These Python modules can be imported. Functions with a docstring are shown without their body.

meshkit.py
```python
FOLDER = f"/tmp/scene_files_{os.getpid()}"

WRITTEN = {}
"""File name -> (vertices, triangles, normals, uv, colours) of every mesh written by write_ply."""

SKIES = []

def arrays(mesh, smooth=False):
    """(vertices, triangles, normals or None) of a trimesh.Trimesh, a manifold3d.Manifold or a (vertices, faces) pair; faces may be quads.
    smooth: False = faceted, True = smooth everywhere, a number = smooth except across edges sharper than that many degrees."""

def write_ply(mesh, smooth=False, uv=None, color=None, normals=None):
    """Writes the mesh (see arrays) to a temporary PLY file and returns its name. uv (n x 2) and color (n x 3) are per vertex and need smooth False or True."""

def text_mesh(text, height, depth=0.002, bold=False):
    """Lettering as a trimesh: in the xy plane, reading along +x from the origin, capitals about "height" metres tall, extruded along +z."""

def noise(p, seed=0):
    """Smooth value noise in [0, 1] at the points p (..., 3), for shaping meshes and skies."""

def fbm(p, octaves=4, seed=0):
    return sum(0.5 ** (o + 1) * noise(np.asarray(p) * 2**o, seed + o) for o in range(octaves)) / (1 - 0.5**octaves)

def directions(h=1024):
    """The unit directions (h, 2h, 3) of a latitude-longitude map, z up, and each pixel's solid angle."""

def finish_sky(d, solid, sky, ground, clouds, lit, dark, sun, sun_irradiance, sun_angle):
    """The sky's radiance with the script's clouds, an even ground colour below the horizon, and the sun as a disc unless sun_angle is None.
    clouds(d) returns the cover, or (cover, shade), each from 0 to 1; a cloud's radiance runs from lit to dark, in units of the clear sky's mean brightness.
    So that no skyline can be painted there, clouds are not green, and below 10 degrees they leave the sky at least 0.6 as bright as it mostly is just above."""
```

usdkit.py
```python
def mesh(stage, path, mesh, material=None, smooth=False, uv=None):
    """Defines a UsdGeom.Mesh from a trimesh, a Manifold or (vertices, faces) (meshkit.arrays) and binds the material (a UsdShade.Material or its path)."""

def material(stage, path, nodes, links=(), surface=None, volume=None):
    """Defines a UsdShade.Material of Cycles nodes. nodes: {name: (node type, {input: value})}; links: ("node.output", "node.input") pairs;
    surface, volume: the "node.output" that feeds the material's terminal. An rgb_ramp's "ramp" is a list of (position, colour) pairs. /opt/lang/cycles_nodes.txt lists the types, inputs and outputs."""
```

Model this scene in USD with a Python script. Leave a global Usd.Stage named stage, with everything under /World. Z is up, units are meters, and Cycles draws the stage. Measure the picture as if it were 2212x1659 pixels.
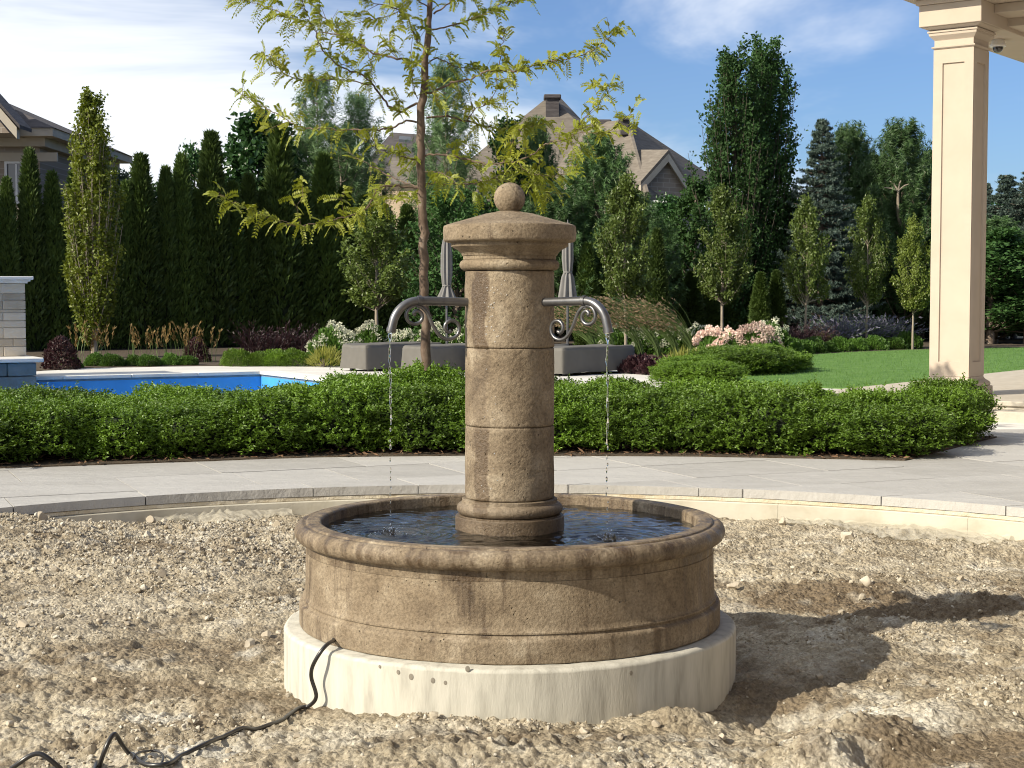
import math, random
import numpy as np, trimesh, usdkit, meshkit
from pxr import Usd, UsdGeom, UsdLux, UsdShade, Gf, Sdf, Vt
from shapely.geometry import Polygon, Point, box as sbox
from shapely import affinity
from shapely.ops import unary_union

stage = Usd.Stage.CreateInMemory()
UsdGeom.SetStageUpAxis(stage, 'Z')
world = UsdGeom.Xform.Define(stage, '/World')
stage.SetDefaultPrim(world.GetPrim())
UsdGeom.Scope.Define(stage, '/World/Looks')

# ---------------------------------------------------------------- camera, sky, sun, exposure
EYE, FPX, CX, CY, HOR = 1.55, 3440.0, 1106.0, 829.5, 640.0
PITCH = math.atan((CY - HOR) / FPX)
cam = UsdGeom.Camera.Define(stage, '/World/camera')
cam.AddTranslateOp().Set(Gf.Vec3d(0, 0, EYE))
cam.AddRotateXOp().Set(90 - math.degrees(PITCH))
cam.CreateHorizontalApertureAttr(36.0)
cam.CreateVerticalApertureAttr(27.0)
cam.CreateFocalLengthAttr(36.0 * FPX / 2212.0)
cam.CreateExposureAttr(0.5)

SUN_AZ = math.atan2(-0.858, -0.514)          # towards the sun: left and behind the camera
SUN_EL = math.radians(33.0)
SUN = np.array([math.sin(SUN_AZ) * math.cos(SUN_EL), math.cos(SUN_AZ) * math.cos(SUN_EL), math.sin(SUN_EL)])
sky_mat = usdkit.material(stage, '/World/Looks/sky_air', {
    'tc': ('texture_coordinate', {}),
    'sky': ('sky_texture', {'sky_type': 'single_scattering', 'sun_disc': False, 'sun_elevation': SUN_EL, 'sun_rotation': SUN_AZ, 'altitude': 200.0, 'aerosol_density': 0.7, 'air_density': 1.0, 'ozone_density': 1.6}),
    'map': ('mapping', {'mapping_type': 'point', 'scale': (2.0, 2.0, 7.5), 'location': (0.35, 0.2, 0.55)}),
    'n': ('noise_texture', {'scale': 1.25, 'detail': 7.0, 'roughness': 0.55, 'distortion': 0.5}),
    'sep': ('separate_xyz', {}),
    'bx': ('map_range', {'from_min': -0.42, 'from_max': 0.34, 'to_min': 0.34, 'to_max': -0.06, 'clamp': True}),
    'bz': ('map_range', {'from_min': 0.0, 'from_max': 0.13, 'to_min': 0.20, 'to_max': 0.0, 'clamp': True}),
    'a1': ('math', {'math_type': 'add'}), 'a2': ('math', {'math_type': 'add'}),
    'cov': ('map_range', {'range_type': 'smoothstep', 'from_min': 0.48, 'from_max': 0.78, 'to_min': 0.04, 'to_max': 0.95, 'clamp': True}),
    'cloud': ('color', {'value': (13.6, 14.1, 14.8)}), 'tint': ('mix_color', {'blend_type': 'multiply', 'fac': 1.0, 'use_clamp': False, 'b': (0.76, 1.04, 1.50)}),
    'mix': ('mix_color', {'blend_type': 'mix', 'use_clamp': False}),
    'bg': ('background_shader', {'strength': 0.057}),
}, [('tc.generated', 'map.vector'), ('map.vector', 'n.vector'), ('tc.generated', 'sep.vector'), ('sep.x', 'bx.value'), ('sep.z', 'bz.value'),
    ('n.fac', 'a1.value1'), ('bx.result', 'a1.value2'), ('a1.value', 'a2.value1'), ('bz.result', 'a2.value2'), ('a2.value', 'cov.value'),
    ('cov.result', 'mix.fac'), ('sky.color', 'tint.a'), ('tint.result', 'mix.a'), ('cloud.color', 'mix.b'), ('mix.result', 'bg.color')], surface='bg.background')
dome = UsdLux.DomeLight.Define(stage, '/World/sky')
UsdShade.MaterialBindingAPI.Apply(dome.GetPrim()).Bind(sky_mat)
dome.GetPrim().SetCustomDataByKey('kind', 'structure')
sun = UsdLux.DistantLight.Define(stage, '/World/sun')
sun.CreateNormalizeAttr(True)
sun.CreateIntensityAttr(1.25)
sun.CreateAngleAttr(0.5)
sun.CreateColorAttr(Gf.Vec3f(1.0, 0.905, 0.74))
_z = Gf.Vec3d(*map(float, SUN)); _x = Gf.Cross(Gf.Vec3d(0, 0, 1), _z).GetNormalized(); _y = Gf.Cross(_z, _x)
sun.AddTransformOp().Set(Gf.Matrix4d(*_x, 0, *_y, 0, *_z, 0, 0, 0, 0, 1))

# ---------------------------------------------------------------- helpers
def W(u, v, Y):
    """Point of the place at depth Y on the photograph's line of sight (u, v)."""
    t = (CY - v) / FPX
    d = np.array([(u - CX) / FPX, math.cos(PITCH) + math.sin(PITCH) * t, -math.sin(PITCH) + math.cos(PITCH) * t])
    return np.array([0, 0, EYE]) + d * (Y / d[1])
def G(u, v, z=0.17):
    """Where that line of sight meets the level z."""
    t = (CY - v) / FPX
    d = np.array([(u - CX) / FPX, math.cos(PITCH) + math.sin(PITCH) * t, -math.sin(PITCH) + math.cos(PITCH) * t])
    return np.array([0, 0, EYE]) + d * ((z - EYE) / d[2])
RNG = np.random.default_rng(7)
used = {}
def numbered(parent, name):
    k = used.get((parent, name), 0); used[(parent, name)] = k + 1
    return f'{parent}/{name}' if k == 0 else f'{parent}/{name}_{k:03d}'
def pathof(p):
    return '/World' if p is None else str(p.GetPath())
def tag(p, label=None, cat=None, group=None, kind=None):
    for k, x in (('label', label), ('category', cat), ('group', group), ('kind', kind)):
        if x: p.SetCustomDataByKey(k, x)
    return p
def obj(name, mesh, m, parent=None, smooth=False, **t):
    return tag(usdkit.mesh(stage, numbered(pathof(parent), name), mesh, m, smooth=smooth).GetPrim(), **t)
def thing(name, label=None, cat=None, loc=(0, 0, 0), rz=0.0, group=None, sc=None, parent=None):
    x = UsdGeom.Xform.Define(stage, numbered(pathof(parent), name))
    x.AddTranslateOp().Set(Gf.Vec3d(*map(float, loc)))
    if rz: x.AddRotateZOp().Set(math.degrees(rz))
    if sc is not None: x.AddScaleOp().Set(Gf.Vec3f(*map(float, np.broadcast_to(sc, 3))))
    return tag(x.GetPrim(), label, cat, group)
def kindof(name):
    """A class prim whose copies are placed with copy()."""
    return stage.CreateClassPrim('/World/' + numbered('kinds', name).split('/')[-1] + '_kind')
def copy(name, proto, label, cat, loc, rz=0.0, sc=None, group=None):
    p = thing(name, label, cat, loc, rz, group, sc)
    p.GetReferences().AddInternalReference(proto.GetPath()); p.SetInstanceable(True)
    return p
def cat_(ms):
    vs, fs, n = [], [], 0
    for m in ms:
        v, f = (m.vertices, m.faces) if hasattr(m, 'faces') else m
        vs.append(np.asarray(v)); fs.append(np.asarray(f) + n); n += len(v)
    return np.vstack(vs), np.vstack(fs)
def tube(P, R, sides=6, cap=True):
    P = np.asarray(P, float); R = np.broadcast_to(np.asarray(R, float), (len(P),))
    t = np.gradient(P, axis=0); t /= np.linalg.norm(t, axis=1, keepdims=True) + 1e-12
    a = np.cross(t[0], [0, 0, 1.0] if abs(t[0, 2]) < 0.9 else [1.0, 0, 0]); a /= np.linalg.norm(a)
    A = []
    for k in range(len(P)):
        a = a - t[k] * (a @ t[k]); a /= np.linalg.norm(a) + 1e-12; A.append(a)
    A = np.array(A); B = np.cross(t, A); an = np.arange(sides) * 2 * np.pi / sides
    v = P[:, None] + R[:, None, None] * (np.cos(an)[None, :, None] * A[:, None] + np.sin(an)[None, :, None] * B[:, None])
    v = v.reshape(-1, 3)
    i, j = np.meshgrid(np.arange(len(P) - 1), np.arange(sides), indexing='ij')
    q = np.stack([i * sides + j, i * sides + (j + 1) % sides, (i + 1) * sides + (j + 1) % sides, (i + 1) * sides + j], -1).reshape(-1, 4)
    f = np.vstack([q[:, [0, 1, 2]], q[:, [0, 2, 3]]])
    if cap:
        n = len(v); v = np.vstack([v, P[:1], P[-1:]])
        k = np.arange(sides); e = (len(P) - 1) * sides
        f = np.vstack([f, np.stack([np.full(sides, n), (k + 1) % sides, k], 1), np.stack([np.full(sides, n + 1), e + k, e + (k + 1) % sides], 1)])
    return v, f
def spline(P, n):
    from scipy.interpolate import CubicSpline
    P = np.asarray(P, float); s = np.r_[0, np.cumsum(np.linalg.norm(np.diff(P, axis=0), axis=1))]
    return CubicSpline(s, P)(np.linspace(0, s[-1], n))
def bx(x0, x1, y0, y1, z0, z1, c=0.0):
    if c <= 0:
        m = trimesh.creation.box([x1 - x0, y1 - y0, z1 - z0]); m.apply_translation([(x0 + x1) / 2, (y0 + y1) / 2, (z0 + z1) / 2]); return m
    pts = [(x, y, z) for sx in (0, 1) for sy in (0, 1) for sz in (0, 1) for x, y, z in (
        ((x1 if sx else x0), (y1 - c if sy else y0 + c), (z1 - c if sz else z0 + c)),
        ((x1 - c if sx else x0 + c), (y1 if sy else y0), (z1 - c if sz else z0 + c)),
        ((x1 - c if sx else x0 + c), (y1 - c if sy else y0 + c), (z1 if sz else z0)))]
    return trimesh.convex.convex_hull(np.array(pts))
def xf(m, loc=(0, 0, 0), rz=0.0, sc=1.0):
    v, f = (m.vertices, m.faces) if hasattr(m, 'faces') else m
    v = np.asarray(v) * sc; c, s = math.cos(rz), math.sin(rz)
    return np.c_[v[:, 0] * c - v[:, 1] * s, v[:, 0] * s + v[:, 1] * c, v[:, 2]] + np.asarray(loc), np.asarray(f)
def lathe(prof, n=96):
    """Closed or open profile of (r, z), bottom to top on the outside."""
    p = np.asarray(prof, float); an = np.arange(n) * 2 * np.pi / n
    v = np.stack([p[:, None, 0] * np.cos(an), p[:, None, 0] * np.sin(an), np.broadcast_to(p[:, None, 1], (len(p), n))], -1).reshape(-1, 3)
    i, j = np.meshgrid(np.arange(len(p) - 1), np.arange(n), indexing='ij')
    q = np.stack([i * n + j, i * n + (j + 1) % n, (i + 1) * n + (j + 1) % n, (i + 1) * n + j], -1).reshape(-1, 4)
    return v, np.vstack([q[:, [0, 1, 2]], q[:, [0, 2, 3]]])
def arc(cx, cz, r, a0, a1, n=8):
    return [(cx + r * math.cos(math.radians(a)), cz + r * math.sin(math.radians(a))) for a in np.linspace(a0, a1, n)]
def extr(poly, z0, z1):
    ms = []
    for g in getattr(poly, 'geoms', [poly]):
        if g.area > 1e-4 and hasattr(g, 'exterior'):
            m = trimesh.creation.extrude_polygon(g, z1 - z0, engine='earcut'); m.apply_translation([0, 0, z0]); ms.append(m)
    return cat_(ms)
def unit(v): return v / (np.linalg.norm(v, axis=-1, keepdims=True) + 1e-12)
def rdir(r, n): return unit(r.normal(size=(n, 3)))
def kites(P, D, L, Wd, r, fold=0.2, N=None, mid=0.45):
    """n leaves: kites folded along their midrib, from P along D."""
    n = len(P); D = unit(D); N = rdir(r, n) if N is None else N + 0.35 * rdir(r, n)
    S = unit(np.cross(D, N)); N = np.cross(S, D)
    L = np.broadcast_to(L, (n,))[:, None]; Wd = np.broadcast_to(Wd, (n,))[:, None]
    M = P + D * L * mid + N * Wd * fold
    v = np.stack([P, M + S * Wd / 2, P + D * L, M - S * Wd / 2], 1).reshape(-1, 3)
    k = np.arange(n)[:, None] * 4
    return v, np.vstack([k + [0, 1, 2], k + [0, 2, 3]])
def needles(P, D, L, Wd, r):
    """n thin triangles."""
    n = len(P); D = unit(D); S = unit(np.cross(D, rdir(r, n)))
    L = np.broadcast_to(L, (n,))[:, None]; Wd = np.broadcast_to(Wd, (n,))[:, None]
    v = np.stack([P - S * Wd / 2, P + S * Wd / 2, P + D * L], 1).reshape(-1, 3)
    return v, np.arange(3 * n).reshape(-1, 3)

# ---------------------------------------------------------------- materials
def lin(*c):
    c = np.array(c, float) / 255.0
    return tuple(np.where(c <= 0.04045, c / 12.92, ((c + 0.055) / 1.055) ** 2.4))
M = {}
def pm(name, stops, scale=3.0, rough=0.7, bump=0.0, bscale=40.0, bdist=0.01, detail=5.0, spec=0.4, metallic=0.0, island=0.0, vec='pos', distortion=0.3, stretch=None, **kw):
    """Principled surface: colour from a noise ramp (plus a little per piece), fine relief from a bump."""
    n = {'g': ('geometry', {}), 'tc': ('texture_coordinate', {}), 'nz': ('noise_texture', {'scale': scale, 'detail': detail, 'roughness': 0.6, 'distortion': distortion}),
         'r': ('rgb_ramp', {'ramp': stops}), 'p': ('principled_bsdf', {'roughness': rough, 'specular_ior_level': spec, 'metallic': metallic, **kw})}
    src = 'g.position' if vec == 'pos' else 'tc.object'
    l = []
    if stretch:
        n['mp'] = ('mapping', {'mapping_type': 'point', 'scale': stretch}); l.append((src, 'mp.vector')); src = 'mp.vector'
    l.append((src, 'nz.vector'))
    fac = 'nz.fac'
    if island:
        n['mf'] = ('mix_float', {'fac': island}); n['oi'] = ('object_info', {}); l += [('nz.fac', 'mf.a'), ('oi.random', 'mf.b')]; fac = 'mf.result'
    l += [(fac, 'r.fac'), ('r.color', 'p.base_color')]
    if bump:
        n['bn'] = ('noise_texture', {'scale': bscale, 'detail': 6.0, 'roughness': 0.65}); n['b'] = ('bump', {'strength': bump, 'distance': bdist})
        l += [(src, 'bn.vector'), ('bn.fac', 'b.height'), ('b.normal', 'p.normal')]
    M[name] = usdkit.material(stage, '/World/Looks/' + name, n, l, surface='p.BSDF')
    return M[name]
def leafmat(name, stops, trans=0.3, rough=0.45, spec=0.4, nscale=2.5, nmix=0.45):
    """Leaves: colour differs leaf by leaf and clump by clump; some light comes through."""
    M[name] = usdkit.material(stage, '/World/Looks/' + name, {
        'g': ('geometry', {}), 'tc': ('texture_coordinate', {}), 'nz': ('noise_texture', {'scale': nscale, 'detail': 2.0}),
        'mf': ('mix_float', {'fac': nmix}), 'r': ('rgb_ramp', {'ramp': stops}),
        'p': ('principled_bsdf', {'roughness': rough, 'specular_ior_level': spec}), 't': ('translucent_bsdf', {}),
        'oi': ('object_info', {}), 'vr': ('map_range', {'to_min': .74, 'to_max': 1.26}), 'hv': ('hsv', {}), 'h': ('hsv', {'saturation': 1.1, 'value': 1.15, 'hue': 0.49}), 'm': ('mix_closure', {'fac': trans})},
        [('tc.object', 'nz.vector'), ('g.random_per_island', 'mf.a'), ('nz.fac', 'mf.b'), ('mf.result', 'r.fac'), ('oi.random', 'vr.value'), ('vr.result', 'hv.value'), ('r.color', 'hv.color'), ('hv.color', 'p.base_color'),
         ('hv.color', 'h.color'), ('h.color', 't.color'), ('p.BSDF', 'm.closure1'), ('t.BSDF', 'm.closure2')], surface='m.closure')
    return M[name]
pm('dirt_stone', [(0.25, (.25, .21, .155)), (0.5, (.38, .33, .255)), (0.75, (.58, .53, .44))], scale=6, rough=.9, bump=.5, bscale=60, bdist=.004, vec='obj', spec=.2)
M['gravel'] = usdkit.material(stage, '/World/Looks/gravel', {
    'o': ('object_info', {}), 'g': ('geometry', {}), 'n': ('noise_texture', {'scale': 1.3, 'detail': 3.0}), 'mf': ('mix_float', {'fac': .3}),
    'r': ('rgb_ramp', {'ramp': [(0.0, (.10, .08, .055)), (.3, (.25, .21, .15)), (.5, (.36, .315, .24)), (.75, (.43, .40, .335)), (1.0, (.64, .60, .50))]}),
    'p': ('principled_bsdf', {'roughness': .9, 'specular_ior_level': .2})},
    [('o.random', 'mf.a'), ('g.position', 'n.vector'), ('n.fac', 'mf.b'), ('mf.result', 'r.fac'), ('r.color', 'p.base_color')], surface='p.BSDF')
M['dirt'] = usdkit.material(stage, '/World/Looks/dirt', {
    'g': ('geometry', {}), 'ch': ('attribute', {'attribute': 'chalk'}), 'da': ('attribute', {'attribute': 'damp'}),
    'n1': ('noise_texture', {'scale': 2.2, 'detail': 8.0, 'roughness': .68}), 'n2': ('noise_texture', {'scale': 60.0, 'detail': 6.0, 'roughness': .75}),
    'vo': ('voronoi_texture', {'scale': 105.0}), 'v2': ('voronoi_texture', {'scale': 48.0}), 'bw': ('rgb_to_bw', {}), 'b2': ('rgb_to_bw', {}),
    'r1': ('rgb_ramp', {'ramp': [(.30, (.18, .138, .09)), (.43, (.335, .285, .205)), (.56, (.46, .405, .305)), (.72, (.57, .52, .42))]}),
    'r2': ('rgb_ramp', {'ramp': [(.3, (.50, .48, .45)), (.5, (.97, .97, .97)), (.7, (1.3, 1.3, 1.3))]}),
    'r3': ('rgb_ramp', {'ramp': [(.0, (.55, .52, .48)), (.25, (.85, .84, .82)), (.7, (1.02, 1.02, 1.02)), (1, (1.4, 1.4, 1.38))]}), 'r4': ('rgb_ramp', {'ramp': [(.0, (.72, .70, .66)), (.4, (1, 1, 1)), (1, (1.22, 1.22, 1.22))]}),
    'mu': ('mix_color', {'blend_type': 'multiply', 'fac': .8, 'use_clamp': False}), 'm3': ('mix_color', {'blend_type': 'multiply', 'fac': .6, 'use_clamp': False}), 'm4': ('mix_color', {'blend_type': 'multiply', 'fac': .5, 'use_clamp': False}),
    'md': ('mix_color', {'b': (.19, .147, .098)}), 'mc': ('mix_color', {'b': (.60, .57, .49)}),
    'p': ('principled_bsdf', {'roughness': .95, 'specular_ior_level': .15}), 'hh': ('math', {'math_type': 'multiply_add', 'value2': -1.1}), 'b': ('bump', {'strength': 1.0, 'distance': .014})},
    [('g.position', f'{k}.vector') for k in ('n1', 'n2', 'vo', 'v2')] + [('n1.fac', 'r1.fac'), ('n2.fac', 'r2.fac'), ('vo.color', 'bw.color'), ('v2.color', 'b2.color'), ('bw.val', 'r3.fac'), ('b2.val', 'r4.fac'),
     ('r1.color', 'md.a'), ('da.fac', 'md.fac'), ('md.result', 'mc.a'), ('ch.fac', 'mc.fac'), ('mc.result', 'mu.a'), ('r2.color', 'mu.b'), ('mu.result', 'm3.a'), ('r3.color', 'm3.b'), ('m3.result', 'm4.a'), ('r4.color', 'm4.b'), ('m4.result', 'p.base_color'),
     ('v2.distance', 'hh.value1'), ('n2.fac', 'hh.value3'), ('hh.value', 'b.height'), ('b.normal', 'p.normal')], surface='p.BSDF')

def stone(name, dry, wetx=None, drips=0.0, gloss=.85):
    n = {'g': ('geometry', {}), 'n1': ('noise_texture', {'scale': 5.5, 'detail': 7.0, 'roughness': .62, 'distortion': .6}),
         'n2': ('noise_texture', {'scale': 90.0, 'detail': 6.0, 'roughness': .7}), 'n4': ('noise_texture', {'scale': 34.0, 'detail': 3.0}),
         'pit': ('voronoi_texture', {'scale': 42.0, 'feature': 'f1', 'randomness': 1.0}), 'pr': ('map_range', {'from_min': .04, 'from_max': .17, 'clamp': True}),
         'pm': ('map_range', {'from_min': .56, 'from_max': .62, 'clamp': True}), 'px': ('math', {'math_type': 'maximum'}),
         'pin': ('math', {'math_type': 'subtract', 'value1': 1.0}),
         'r1': ('rgb_ramp', {'ramp': dry}), 'r2': ('rgb_ramp', {'ramp': [(.3, (.55, .54, .52)), (.5, (1, 1, 1)), (.7, (1.32, 1.32, 1.3))]}),
         'mu': ('mix_color', {'blend_type': 'multiply', 'fac': 1.0, 'use_clamp': False}), 'mp': ('mix_color', {'b': (.08, .05, .03)}),
         'pf': ('math', {'math_type': 'multiply', 'value2': .7}),
         'h': ('math', {'math_type': 'multiply_add', 'value2': .55}), 'b': ('bump', {'strength': 1.0, 'distance': .011}),
         'wm': ('mix_color', {'blend_type': 'multiply', 'b': (.40, .345, .30)}), 'ro': ('map_range', {'to_min': gloss, 'to_max': .28}),
         'p': ('principled_bsdf', {'specular_ior_level': .35})}
    l = [('g.position', f'{k}.vector') for k in ('n1', 'n2', 'n4', 'pit')] + [
         ('n1.fac', 'r1.fac'), ('n2.fac', 'r2.fac'), ('r1.color', 'mu.a'), ('r2.color', 'mu.b'), ('pit.distance', 'pr.value'), ('n4.fac', 'pm.value'), ('pm.result', 'pin.value2'),
         ('pr.result', 'px.value1'), ('pin.value', 'px.value2'), ('n2.fac', 'h.value1'), ('px.value', 'h.value3'), ('h.value', 'b.height'), ('b.normal', 'p.normal'),
         ('mu.result', 'wm.a'), ('wm.result', 'p.base_color'), ('ro.result', 'p.roughness')]
    if wetx == 'column':       # a wet sheet runs down the near left side, where the water has found its way out
        n |= {'s': ('separate_xyz', {}), 'nw': ('noise_texture', {'scale': 7.0, 'detail': 4.0, 'roughness': .6}), 'xw': ('math', {'math_type': 'multiply_add', 'value2': .075}),
              'w1': ('map_range', {'from_min': -.066, 'from_max': -.057, 'to_min': 1.0, 'to_max': 0.0, 'clamp': True}),
              'zr': ('map_range', {'from_min': .5, 'from_max': 1.8, 'clamp': True}),
              'zs': ('rgb_ramp', {'ramp': [(0, (.9, .9, .9)), (.385, (.85, .85, .85)), (.40, (.40, .40, .40)), (.63, (.40, .40, .40)), (.65, (1, 1, 1)), (.88, (1, 1, 1)), (.9, (0, 0, 0))]}),
              'w2': ('map_range', {'from_min': -.128, 'from_max': -.118, 'to_min': .25, 'to_max': 1.0, 'clamp': True}),
              'ww': ('math', {'math_type': 'multiply'}), 'wx': ('math', {'math_type': 'multiply'}), 'lz': ('map_range', {'from_min': .63, 'from_max': .74, 'to_min': .8, 'to_max': 0.0, 'clamp': True}), 'wy': ('math', {'math_type': 'maximum'})}
        l += [('g.position', 's.vector'), ('g.position', 'nw.vector'), ('nw.fac', 'xw.value1'), ('s.x', 'xw.value3'), ('xw.value', 'w1.value'), ('xw.value', 'w2.value'),
              ('s.z', 'zr.value'), ('zr.result', 'zs.fac'), ('w1.result', 'ww.value1'), ('zs.color', 'ww.value2'), ('ww.value', 'wx.value1'), ('w2.result', 'wx.value2'),
              ('s.z', 'lz.value'), ('wx.value', 'wy.value1'), ('lz.result', 'wy.value2'), ('wy.value', 'wm.fac'), ('wy.value', 'ro.value')]
    else:
        n |= {'dm': ('mapping', {'mapping_type': 'point', 'scale': (14.0, 14.0, 1.6)}), 'nw': ('noise_texture', {'scale': 1.0, 'detail': 5.0, 'roughness': .65}),
              'w1': ('map_range', {'from_min': .60 - drips, 'from_max': .70 - drips * .6, 'to_min': 0.0, 'to_max': .95, 'clamp': True})}
        l += [('g.position', 'dm.vector'), ('dm.vector', 'nw.vector'), ('nw.fac', 'w1.value'), ('w1.result', 'wm.fac'), ('w1.result', 'ro.value')]
    M[name] = usdkit.material(stage, '/World/Looks/' + name, n, l, surface='p.BSDF')
DRY = [(.25, (.112, .083, .054)), (.43, (.195, .150, .100)), (.58, (.252, .201, .139)), (.74, (.395, .335, .25))]
stone('fountain_stone_column', DRY, 'column'); stone('fountain_stone_basin', DRY, drips=.07); stone('fountain_stone_cap', DRY, drips=.0)
stone('fountain_stone_rim', DRY, drips=.17)
pm('concrete_new', [(.3, (.33, .315, .27)), (.5, (.45, .435, .375)), (.7, (.52, .50, .435))], scale=5, rough=.85, bump=.35, bscale=30, bdist=.004, stretch=(4, 4, .7))
pm('concrete_wall', [(.28, (.34, .30, .22)), (.45, (.45, .42, .34)), (.6, (.51, .48, .40)), (.75, (.54, .50, .40))], scale=2.2, rough=.9, bump=.35, bscale=22, bdist=.006)
pm('mortar_bed', [(.3, (.46, .37, .24)), (.5, (.56, .50, .38)), (.7, (.60, .55, .45))], scale=3, rough=.95, bump=.7, bscale=25, bdist=.02)
pm('flagstone', [(.25, (.32, .31, .29)), (.45, (.375, .365, .345)), (.6, (.40, .39, .37)), (.78, (.44, .43, .405))], scale=1.7, rough=.8, bump=.65, bscale=6, bdist=.025, island=.35, stretch=(1, 2.4, 1), detail=8)
pm('joint_sand', [(.3, (.45, .42, .36)), (.7, (.58, .55, .48))], scale=8, rough=.95)
pm('deck_stone', [(.3, (.50, .485, .45)), (.7, (.64, .62, .58))], scale=.9, rough=.85, bump=.2, bscale=12)
pm('soil', [(.3, (.05, .037, .024)), (.7, (.10, .075, .05))], scale=6, rough=.95, bump=.8, bscale=30, bdist=.03)
pm('lawn_turf', [(.3, (.085, .175, .042)), (.5, (.115, .22, .055)), (.7, (.15, .26, .075))], scale=3.5, rough=.8, bump=.7, bscale=90, bdist=.03, spec=.2)
leafmat('grass_blade', [(0, (.10, .20, .045)), (.7, (.15, .26, .07)), (1, (.28, .36, .14))], trans=.3, rough=.6, spec=.2)
pm('ground_soil', [(.3, (.13, .12, .07)), (.7, (.2, .18, .11))], scale=1.2, rough=.95)
leafmat('mulch_chip', [(0, (.08, .045, .028)), (.4, (.20, .125, .075)), (.8, (.36, .25, .16)), (1, (.50, .38, .27))], trans=0.05, rough=.9, spec=.1)
M['plastic'] = usdkit.material(stage, '/World/Looks/plastic', {
    't': ('transparent_bsdf', {'color': (.93, .92, .88)}), 'd': ('principled_bsdf', {'base_color': (.62, .58, .48), 'roughness': .18, 'specular_ior_level': .7}), 'm': ('mix_closure', {'fac': .38})},
    [('t.BSDF', 'm.closure1'), ('d.BSDF', 'm.closure2')], surface='m.closure')

# ---------------------------------------------------------------- ground, dirt, patio, lawn, pool deck
FC = np.array([-0.010, 6.66]); RING = 4.98
pit = Point(*FC).buffer(RING + .26, 96)
ex, ey = np.array([.868, .497]), np.array([.497, -.868])
PC = G(563, 803)[:2]                                            # the pool's far corner
pool = Polygon([PC, PC + ey * 7.6, PC + ey * 7.6 - ex * 13, PC - ex * 13])
gs = 400.0
obj('ground', extr(Polygon([(-gs, -60), (gs, -60), (gs, gs), (-gs, gs)]).difference(pit).difference(pool.buffer(.3)), -.02, .09), M['ground_soil'], kind='structure')

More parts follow.
